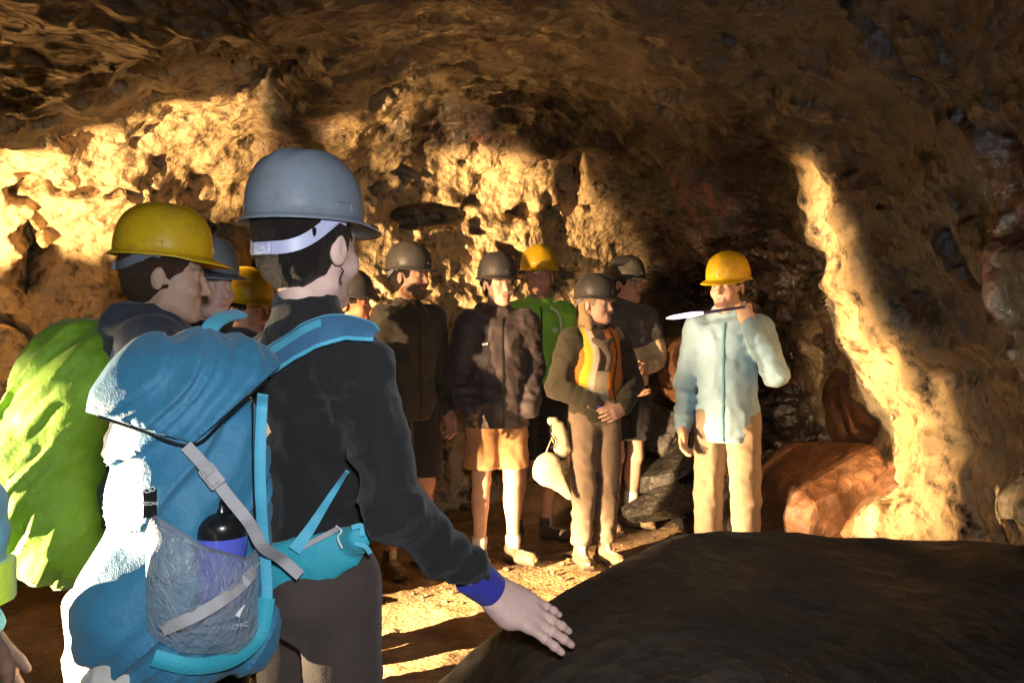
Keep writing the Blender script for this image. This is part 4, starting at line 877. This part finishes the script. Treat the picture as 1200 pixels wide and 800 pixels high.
# ------------------------------------------------------------------ cave shell: one rock surface round the whole party
CP = """0 0 2.5;150 0 2.6;300 0 2.7;450 0 2.8;600 0 2.9;750 0 2.9;900 0 2.8;1050 0 2.6;1200 0 2.2
0 -80 2.2;300 -80 2.3;600 -80 2.4;900 -80 2.3;1200 -80 1.9
0 80 3.0;150 65 3.15;290 40 3.1;400 70 3.5;480 45 3.6;560 30 3.5;650 25 3.6;750 60 3.7;850 70 3.4;950 70 3.1;1080 80 2.8;1200 90 2.4
0 150 3.5;100 133 3.55;200 98 3.6;310 60 3.6;-100 160 3.4
0 172 4.3;100 157 4.4;200 124 4.5;310 84 4.5;-100 190 4.4
0 250 4.5;150 230 4.7;250 180 5.0;70 340 4.9;0 450 4.3;60 400 4.6;150 320 5.1;300 300 6.0;330 230 5.8;200 420 5.7;0 600 4.3;200 600 5.7;-100 400 4.9;-100 600 4.8
340 130 4.4;380 175 5.0;415 125 4.2;290 140 4.7
400 195 5.4;437 135 4.75;490 88 4.5;560 58 4.25;650 55 4.3;720 75 4.4;775 130 4.6
525 112 5.3;600 100 5.2;680 112 5.2;515 150 5.9;600 150 5.9;700 155 5.9;600 182 6.4;490 178 6.1;700 190 6.4;760 205 6.4
430 180 5.6;430 260 5.8;430 380 5.8;520 205 6.2;520 300 6.3;520 420 6.3;620 215 6.5;620 300 6.6;740 215 6.6;740 260 7.0;740 330 7.5;650 420 6.8;520 560 6.2;700 560 7
780 300 7.5;820 350 7.0;800 400 6.0;810 460 5.9;780 240 6.2;830 285 5.6;880 250 4.9;900 200 4.5;850 180 4.6;820 120 4.0;900 120 3.7
880 330 6.2;930 380 5.8;960 420 5.4;925 300 5.0;950 345 4.8
938 262 4.6;960 365 4.9;985 430 5.1;1025 500 5.1;1000 570 5.0
955 200 3.95;962 260 3.9;985 330 3.85;1010 395 3.8;1060 450 3.7;1090 520 3.65;1100 600 3.6;1030 600 3.9
1000 200 3.7;1020 280 3.7;1060 370 3.6;1120 440 3.5;1160 520 3.4;1175 620 3.3;1000 100 3.1;1100 200 3.0;1200 200 2.6;1200 400 2.6;1200 600 2.6;1100 300 3.2;1300 400 2.2;1300 100 1.9
1200 800 2.6;1080 700 3.6;900 600 5.2;850 560 5.5;600 700 6;300 700 5"""
OUT = [(90, 0, 2.0), (90, 35, 1.8), (60, 0, 2.2), (60, 30, 1.9), (120, 0, 2.6), (120, 35, 2), (150, 0, 3.2), (180, 0, 3.6), (180, 35, 2.2), (-150, 0, 3.6), (-150, 35, 2.2),
       (-120, 0, 3.8), (-120, 35, 2.3), (-90, 0, 4.0), (-90, 30, 2.5), (-60, 0, 4.8), (-60, 25, 3.2), (-45, 0, 5.4), (-45, 20, 3.9), (0, 90, 1.15), (0, 60, 1.3), (60, 60, 1.3), (-60, 60, 1.35), (120, 60, 1.3), (-120, 60, 1.35), (180, 60, 1.3),
       (0, 40, 2.0), (-30, 38, 2.1), (30, 38, 1.9), (60, -45, 2.2), (90, -30, 2.2), (120, -45, 2.6), (180, -40, 4), (-120, -40, 4), (-60, -40, 4.5), (0, -45, 6), (30, -45, 4), (-30, -45, 5)]
C0 = np.array([0, 0, CAM_Z])
ctrl = []
for ln in CP.split('\n'):
    for q in ln.split(';'):
        a, b, d = map(float, q.split()); ctrl.append(P(a, b, d)-C0)
for az, el, r in OUT:
    ctrl.append(np.array([math.sin(R(az))*math.cos(R(el)), math.cos(R(az))*math.cos(R(el)), math.sin(R(el))])*r)
ctrl = np.array(ctrl); cr = np.linalg.norm(ctrl, axis=1); cd = ctrl/cr[:, None]; lr = np.log(cr)
K = np.linalg.norm(cd[:, None]-cd[None], axis=2); K = K+np.eye(len(K))*(-.004)
A_ = np.zeros((len(K)+1,)*2); A_[:-1, :-1] = K; A_[-1, :-1] = A_[:-1, -1] = 1
wts = np.linalg.solve(A_, np.append(lr, 0))
def seg_dist(px, py, pts):
    best = np.full(px.shape, 1e9); side = np.zeros(px.shape)
    for (x0, y0), (x1, y1) in zip(pts[:-1], pts[1:]):
        dx, dy = x1-x0, y1-y0; t = np.clip(((px-x0)*dx+(py-y0)*dy)/(dx*dx+dy*dy), 0, 1)
        d = np.hypot(px-x0-t*dx, py-y0-t*dy); best = np.minimum(best, d)
    return best
def build_cave():
    az = np.concatenate([np.linspace(-180, -50, 60, endpoint=False), np.linspace(-50, -33, 50, endpoint=False), np.linspace(-33, 33, 520, endpoint=False), np.linspace(33, 50, 50, endpoint=False), np.linspace(50, 180, 60)])
    el = np.concatenate([np.linspace(-50, -16, 60, endpoint=False), np.linspace(-16, 23.5, 330, endpoint=False), np.linspace(23.5, 45, 60, endpoint=False), np.linspace(45, 90, 50)])
    AZ, EL = np.meshgrid(np.radians(az), np.radians(el), indexing='ij')
    D = np.stack([np.sin(AZ)*np.cos(EL), np.cos(AZ)*np.cos(EL), np.sin(EL)], -1); sh = AZ.shape; D = D.reshape(-1, 3)
    lg = np.zeros(len(D))+wts[-1]
    for i in range(len(cd)): lg += wts[i]*np.linalg.norm(D-cd[i], axis=1)
    r = np.exp(lg); p = D*r[:, None]
    G = p.reshape(*sh, 3); nr = np.cross(np.gradient(G, axis=0), np.gradient(G, axis=1)).reshape(-1, 3); nl = np.linalg.norm(nr, axis=1)[:, None]
    nr = np.where(nl > 1e-9, nr/np.maximum(nl, 1e-9), D); nr *= np.sign((nr*D).sum(1))[:, None]+1e-6
    fr = D[:, 1] > .3
    yy = np.where(fr, D[:, 1], 1); px = np.where(fr, 600+1000*D[:, 0]/yy, -999); py = np.where(fr, 385-1000*D[:, 2]/yy, -999)
    # big lumps, then blocks, then crumbly crust
    big = fbm(p*1.1, 4, 11)*.13
    w1, w2 = worley(p*np.array([3.1, 3.1, 3.6])+fbm(p*2.2, 2, 5)[:, None]*.5, 3)
    blocks = (w1-.45)*.10
    u1, u2 = worley(p*9.+fbm(p*6, 2, 8)[:, None]*.5, 9)
    crust = (u1-.45)*.05
    rg = -ridged(p*2.0, 3, 21)*.07
    holes = np.maximum(fbm(p*np.array([4.2, 4.2, 6.5]), 3, 44)-.24, 0)*1.0
    zone = np.clip(sstep(780, 650, px)*sstep(165, 195, py)*sstep(-25, 10, py-np.interp(px, [300, 400, 440], [225, 205, 170]))+sstep(330, 270, px)*sstep(-22, 12, py-(160-.3*px)), 0, 1)*fr     # crumbly walls; edges follow the lamplight, painting lit rock paler
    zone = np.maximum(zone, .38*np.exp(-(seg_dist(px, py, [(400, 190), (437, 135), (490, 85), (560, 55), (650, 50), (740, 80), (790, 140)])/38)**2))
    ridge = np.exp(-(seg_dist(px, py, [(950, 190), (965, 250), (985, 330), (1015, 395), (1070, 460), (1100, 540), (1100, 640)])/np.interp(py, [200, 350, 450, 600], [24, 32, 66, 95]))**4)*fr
    right = sstep(820, 960, px)*fr*(1-ridge)
    # slanting strata and the long cracks of the right hand wall
    q = px*.62-py*.78+fbm(p*3, 3, 70)*40
    strata = np.sin(q/27.)*.018+np.sin(q/61.+1.3)*.03
    cr_ = 0
    for pts, wd, dp in (([(960, -60), (1000, 20), (1060, 60), (1110, 120), (1200, 165), (1300, 200)], 10, .05), ([(830, 30), (930, 130), (990, 160), (1080, 260)], 10, .04), ([(700, -40), (860, 60), (940, 150)], 8, .03),
                        ([(1090, 240), (1130, 330), (1210, 420)], 8, .05), ([(380, 60), (300, 95), (250, 110)], 6, .05), ([(480, 60), (380, 90), (300, 70)], 6, .05)):
        s_ = seg_dist(px+fbm(p*7, 2, 31)*14, py+fbm(p*7, 2, 32)*14, pts); cr_ = cr_+dp*np.exp(-(s_/wd)**2)
    amp = np.clip(r/4, .4, 1.3)
    d = big*(1-.6*zone-.5*ridge)+rg*(1-.5*ridge)+blocks*(.55+.15*zone-.45*ridge)*amp+crust*(.25+.45*zone-.15*ridge)*amp+holes*zone*amp+strata*right+cr_
    d += ridge*(fbm(p*np.array([6, 6, 2.2]), 3, 61)*.07)
    # dark glittering breakdown behind the guide
    gl = sstep(800, 850, px)*sstep(1000, 950, px)*sstep(270, 310, py)*sstep(470, 420, py)*fr
    d += gl*(w2-w1)*.25
    hole2 = np.exp(-(np.hypot((px-505)/38, (py-252)/11))**4)*.35+np.exp(-(np.hypot((px-672)/16, (py-215)/32))**4)*.35+np.exp(-(np.hypot((px-60)/48, (py-345)/52))**4)*.2
    d += hole2*fr
    c1, c2 = worley(p*np.array([5.5, 5.5, 7.5])+fbm(p*3, 2, 77)[:, None]*.3, 79); d += (-(c2-c1)*.045+fbm(p*9, 3, 78)*.02)*amp*(1-zone)
    p = p+nr*(.8*d)[:, None]+D*(.2*d)[:, None]+C0
    cz = np.clip(zone*1.0+ridge*1.2, 0, 1); wet = np.clip(right+gl*1.5+.8*sstep(190, 90, py)*(1-zone), 0, 1)  # lit walls and lit ridge get the pale colour
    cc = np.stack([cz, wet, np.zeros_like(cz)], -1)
    na, ne = sh; I = np.arange(na*ne).reshape(sh)
    F = np.stack([I[:-1, :-1], I[1:, :-1], I[1:, 1:], I[:-1, 1:]], -1).reshape(-1, 4)[:, ::-1]
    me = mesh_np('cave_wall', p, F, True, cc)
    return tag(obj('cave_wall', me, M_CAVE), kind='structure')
cave = build_cave()

def build_ground():
    xs = np.concatenate([np.linspace(-8, -2.2, 30, endpoint=False), np.linspace(-2.2, 3, 330), np.linspace(3.05, 8, 24)])
    ys = np.concatenate([np.linspace(-6, 2.6, 40, endpoint=False), np.linspace(2.6, 7.5, 330), np.linspace(7.6, 12, 15)])
    X, Y = np.meshgrid(xs, ys, indexing='ij'); p = np.stack([X, Y, X*0], -1)
    h = fbm(p*1.3, 3, 2)*.035+fbm(p*7, 3, 3)*.010
    w, _ = worley(p*9, 4); h += np.maximum(.42-w, 0)*.05*sstep(.0, .4, fbm(p*1.7, 2, 6))
    h += sstep(.7, 2.2, X)*sstep(4.6, 6.2, Y)*.25 + sstep(6.0, 7.5, Y)*.35
    h = h*np.where((np.abs(X) < 2.2) & (Y < 6), 1, 1)-.01
    I = np.arange(h.size).reshape(h.shape)
    F = np.stack([I[:-1, :-1], I[1:, :-1], I[1:, 1:], I[:-1, 1:]], -1).reshape(-1, 4)
    me = mesh_np('ground', np.stack([X, Y, h], -1).reshape(-1, 3), F)
    return tag(obj('ground', me, M_FLOOR), kind='structure')
ground = build_ground()

# ------------------------------------------------------------------ boulders
def boulder(name, label, mat, c, r, rot=(0, 0, 0), seed=1, cat='boulder', group=None, block=.12, pw=2.6, st=None, noise=.05):
    """an angular boulder of half-sizes r round c"""
    r = np.array(r); n = 60; V = []
    u = np.linspace(0, 2*math.pi, 2*n, endpoint=False); v = np.linspace(-math.pi/2, math.pi/2, n)
    U, W = np.meshgrid(u, v, indexing='ij'); d = np.stack([np.cos(U)*np.cos(W), np.sin(U)*np.cos(W), np.sin(W)], -1).reshape(-1, 3)
    d = d/((np.abs(d)**pw).sum(-1)**(1/pw))[:, None]
    rs = np.random.RandomState(seed)
    for _ in range(9):                       # knock facets off
        nn = rs.normal(size=3); nn /= np.linalg.norm(nn); k = rs.uniform(.62, .85); ex = np.maximum(d@nn-k, 0); d = d-ex[:, None]*nn*.9
    p = d*r; s = r.max()
    p = p*(1+noise*fbm(p*3/s+seed, 4, seed)[:, None]+block*.5*fbm(p*9/s+seed, 3, seed+3)[:, None])
    I = np.arange(2*n*n).reshape(2*n, n); I2 = np.vstack([I, I[:1]])
    F = np.stack([I2[:-1, :-1], I2[1:, :-1], I2[1:, 1:], I2[:-1, 1:]], -1).reshape(-1, 4)
    o = obj(name, mesh_np(name, p, F), mat); o.location = tuple(c); o.rotation_euler = tuple(R(a) for a in rot)
    return tag(o, label, cat, group)

def front_rock():
    crest = catmull([P(470, 850, 2.15), P(520, 800, 2.2), P(560, 765, 2.2), P(605, 733, 2.05), P(680, 690, 2.12), P(760, 646, 2.33), P(830, 626, 2.55), P(920, 624, 2.65), P(1000, 631, 2.7), P(1130, 634, 2.75), P(1220, 642, 2.7), P(1400, 650, 2.5)], 16)
    n = len(crest); V = []
    for i, c in enumerate(crest):
        f = i/(n-1); e = np.interp(f, [0, .25, .45, 1], [.25, .6, 1, 1])
        prof = [(.55, -c[2]-.1), (.46, -c[2]*.6), (.3, -c[2]*.25), (.13, -.045), (0, 0), (-.15*e, -.012), (-.35*e, -.02), (-.55*e, -.03), (-.75*e, -.06), (-.95*e, -.13), (-1.08*e, -.3), (-1.12*e, -c[2]*.8), (-1.12*e, -c[2]-.15)]
        cc = catmull([np.array([a, b, 0]) for a, b in prof], 9)
        for a, b, _ in cc: V.append((c[0]+(.0 if a > 0 else a*-.12*(1-f)), c[1]+a, c[2]+b))
    m = len(V)//n; V = np.array(V)
    nrm = np.array([0, -.35, 1.]); nrm /= np.linalg.norm(nrm)
    keep = .35
    dsp = fbm(V*np.array([1.6, 2.5, 2.5]), 4, 51)*.030+ridged(V*np.array([2.0, 3.5, 3.5]), 4, 55)*.014+fbm(V*14, 3, 57)*.005
    V = V+dsp[:, None]*nrm
    I = np.arange(n*m).reshape(n, m)
    F = np.stack([I[:-1, :-1], I[1:, :-1], I[1:, 1:], I[:-1, 1:]], -1).reshape(-1, 4)[:, ::-1]
    o = obj('boulder', mesh_np('boulder', V, F), M_BOULDER)
    return tag(o, 'wide low dark boulder filling the lower right foreground, a hand resting on it', 'boulder')
front_rock()
def at_floor(px, py): 
    d = P(px, py, 1.)[2]; k = CAM_Z/(CAM_Z-d); return P(px, py, k)
boulder('boulder', 'large reddish slanting boulder lit at the foot of the rock pillar, right of the guide', M_RED, P(975, 588, 4.55), (.36, .45, .30), (8, -36, 15), 5, noise=.04, block=.015)
boulder('boulder', 'small rounded reddish boulder low between the guide and the slanting slab', M_RED, P(915, 612, 4.6), (.16, .2, .16), (0, 0, 40), 8, noise=.03, block=.03)
boulder('boulder', 'upright brown boulder in shade above the reddish slab', M_RED, P(1005, 480, 4.9), (.16, .2, .3), (0, -10, 10), 12, noise=.05, block=.05)
boulder('boulder', 'pale leaning slab wedged beside the foot of the lit rock pillar', M_RED, P(1030, 600, 4.15), (.05, .22, .3), (0, 38, 20), 14, noise=.03, block=.02)
for k, (px, py, d, r, rot, lb) in enumerate((
    (775, 500, 6.1, (.3, .3, .16), (10, -32, 20), 'grey glinting block of rock highest behind the bare legged visitor'),
    (800, 535, 5.9, (.42, .3, .09), (5, -30, 10), 'long dark slanting slab in the middle of the rock pile left of the guide'),
    (790, 580, 5.7, (.36, .28, .13), (0, -18, -10), 'lowest dark block of the rock pile left of the guide'),
    (835, 440, 6.0, (.42, .35, .26), (0, 14, 25), 'brown lit boulder behind the shoulder of the guide'))):
    boulder('boulder', lb, M_RED if k == 3 else M_BLACK, P(px, py, d), r, rot, 20+k, group='rock pile beside the guide', noise=.06, block=.06)
# loose stones along the path
proto = None; rs = np.random.RandomState(3)
st_v = []; st_f = []; nn = 0
ico = bmesh.new(); bmesh.ops.create_icosphere(ico, subdivisions=2, radius=1); iv = np.array([v.co[:] for v in ico.verts]); iF = [tuple(v.index for v in f.verts) for f in ico.faces]; ico.free()
for k in range(900):
    t = rs.rand()
    if t < .45: x, y = rs.uniform(-.6, 1.6), rs.uniform(4.2, 6.2)
    else: x, y = rs.uniform(-1.6, .6), rs.uniform(2.6, 5.2)
    s = .004+.018*rs.rand()**3
    v = iv*np.array([1, rs.uniform(.6, 1), rs.uniform(.4, .7)])*s*(1+.22*fbm(iv*1.5+k, 2, k)[:, None])
    a = rs.rand()*6.28; v = v@np.array([[math.cos(a), math.sin(a), 0], [-math.sin(a), math.cos(a), 0], [0, 0, 1]])+np.array([x, y, s*.2-.005])
    st_v.append(v); st_f += [tuple(i+nn for i in f) for f in iF]; nn += len(v)
g_ = obj('gravel', mesh_np('gravel', np.concatenate(st_v), st_f), M_FLOOR); tag(g_, 'small loose stones scattered over the sandy cave floor', 'gravel', kind='stuff')
# ------------------------------------------------------------------ light
w = bpy.data.worlds.new('World'); scn.world = w; w.use_nodes = True
w.node_tree.nodes['Background'].inputs[0].default_value = (.012, .010, .009, 1); w.node_tree.nodes['Background'].inputs[1].default_value = 1
def spot(name, loc, aim, power, angle, blend, col, rad=.05):
    l = bpy.data.lights.new(name, 'SPOT'); l.energy = power; l.spot_size = R(angle); l.spot_blend = blend; l.color = col; l.shadow_soft_size = rad
    o = bpy.data.objects.new(name, l); COL.objects.link(o); o.location = tuple(loc)
    o.rotation_euler = (Vector(tuple(aim))-Vector(tuple(loc))).to_track_quat('-Z', 'Y').to_euler(); return o
WARM = (1, .61, .27)
M_LAMPB = mat_plain('black_lamp_metal', (.02, .02, .02), .5, metal=.6)
def added_flood(loc, poly, power, col=WARM, r=.0035, dist=.085, wid=.10):
    """added unseen lamp, its plates shaped to cut the beam to the polygon"""
    loc = np.asarray(loc, float); D = [np.asarray(q, float)-loc for q in poly]; D = [q/np.linalg.norm(q) for q in D]
    ax_ = sum(D); ax_ /= np.linalg.norm(ax_)
    rt = empty('added_floodlight', loc); tag(rt, 'added lamp out of frame at the left, plates shaped to cut its beam', 'added_floodlight', 'added floodlights out of frame')
    # outline of the polygon as the lamp sees it
    u_ = np.cross(ax_, [0, 0, 1.]); u_ /= np.linalg.norm(u_); v_ = np.cross(u_, ax_)
    pt = sorted((float(q@u_/(q@ax_)), float(q@v_/(q@ax_)), i) for i, q in enumerate(D))
    def half_(ps):
        h = []
        for q in ps:
            while len(h) > 1 and (h[-1][0]-h[-2][0])*(q[1]-h[-2][1])-(h[-1][1]-h[-2][1])*(q[0]-h[-2][0]) <= 0: h.pop()
            h.append(q)
        return h[:-1]
    D = [D[i] for _, _, i in half_(pt)+half_(pt[::-1])]
    n = len(D); Q = [q*(dist/(q@ax_)) for q in D]; c = ax_*dist
    for i in range(n):
        a, b = Q[i], Q[(i+1) % n]; e = b-a; e /= np.linalg.norm(e); o_ = np.cross(e, ax_); o_ /= np.linalg.norm(o_)
        if o_@(a-c) < 0: o_ = -o_
        q = [a-e*wid*.6, b+e*wid*.6, b+e*wid*.6+o_*wid, a-e*wid*.6+o_*wid]; q = [v_+ax_*(.0025*i) for v_ in q]
        me = mesh_np('beam_plate', np.array(q), [(0, 1, 2, 3)], False); ob = obj('beam_plate', me, M_LAMPB, rt); ob.modifiers.new('t', 'SOLIDIFY').thickness = .0015  # added plate that trims the beam to its outline
    tube_ = obj('housing', mesh_list('housing', [tube(np.array([-ax_*.09, -ax_*.015]), .04, 16)]), M_LAMPB, rt)
    half = max(math.acos(min(1, q@ax_)) for q in D)
    o = spot('lamp', loc, loc+ax_, power, math.degrees(half)*2+16, .05, col, r); return o
def PP(*a): return [P(*q) for q in a]
added_flood((-2.9, 3.15, .75), PP((-120, 190, 4.4), (0, 160, 4.3), (318, 64, 4.3), (250, 150, 4.6), (262, 310, 5), (-120, 290, 4.8)), 1350)
added_flood((-2.6, 3.95, .35), PP((385, 212, 5.2), (430, 200, 5.6), (652, 202, 6.6), (662, 300, 6.8), (640, 418, 6.6), (380, 420, 5.8)), 4000)
added_flood((-2.8, 3.75, .3), PP((396, 205, 5.2), (428, 95, 4.7), (495, 76, 4.6), (505, 195, 5.9)), 4200)
added_flood((-2.7, 2.08, .5), PP((520, 285, 5), (800, 285, 5.6), (880, 600, 5.6), (760, 660, 4.9), (500, 680, 4.6)), 2600)
added_flood((-2.75, 1.90, .28), PP((530, 540, 4.9), (745, 500, 5.4), (770, 640, 5.4), (500, 680, 4.6)), 6500, (1, .66, .34))
added_flood((-2.6, 3.40, .45), PP((800, 285, 4.45), (940, 285, 4.4), (930, 660, 4.3), (780, 660, 4.4)), 2300, (1, .68, .38))
added_flood((-2.5, 3.72, .62), PP((925, 176, 4.1), (972, 180, 3.9), (1015, 350, 3.8), (1050, 430, 3.8), (950, 430, 4.2)), 3600)
added_flood((-2.5, 3.72, .2), PP((985, 360, 4), (1050, 405, 3.7), (1120, 480, 3.6), (1160, 560, 3.5), (1150, 650, 3.5), (890, 650, 4.5), (900, 500, 4.6)), 4200)
added_flood((-2.9, 1.70, .80), [(-1.35, 2.58, 1.14), (-1.30, 2.12, 1.14), (-1.30, 2.08, .45), (-1.35, 2.6, .45)], 5000, (1, .76, .46), r=.010)
added_flood((-2.8, 1.98, .66), [(-.80, 1.74, 1.20), (-.80, 1.22, 1.20), (-.80, 1.22, .745), (-.80, 1.74, .745)], 5000, (1, .76, .46), r=.010)
added_flood((-2.75, 2.28, .98), PP((425, 690, 4.4), (560, 655, 4.9), (860, 600, 6.), (880, 625, 5.4), (600, 735, 4), (520, 830, 3.2), (400, 830, 3.2)), 12000, (1, .66, .30))
spot('fill_spot', (-2.4, 2.6, 1.85), (.18, 5.0, 1.25), 850, 38, .45, (1, .64, .34), .04)  # unseen lamp added to fill the group's faces
spot('fill_spot', (-2.3, 3.3, .25), P(560, 80, 4.6), 28, 60, .6, WARM, .05)  # dim lamp added to light the arch rim
spot('fill_spot', (-2.7, 3.0, .3), P(120, 390, 4.6), 34, 60, .8, (1, .5, .2), .05)  # dim lamp added for the lower left wall
fl = bpy.data.lights.new('flash', 'AREA'); fl.energy = 29; fl.size = .12; fl.color = (.92, .95, 1)
fo = bpy.data.objects.new('flash', fl); COL.objects.link(fo); fo.location = (.06, -.02, CAM_Z+.18); fo.rotation_euler = (math.pi/2, 0, 0)
scn.view_settings.view_transform = 'Standard'; scn.view_settings.look = 'None'; scn.view_settings.exposure = 0; scn.view_settings.gamma = 1
scn.cycles.use_denoising = True
scn.cycles.max_bounces = 4; scn.cycles.diffuse_bounces = 2
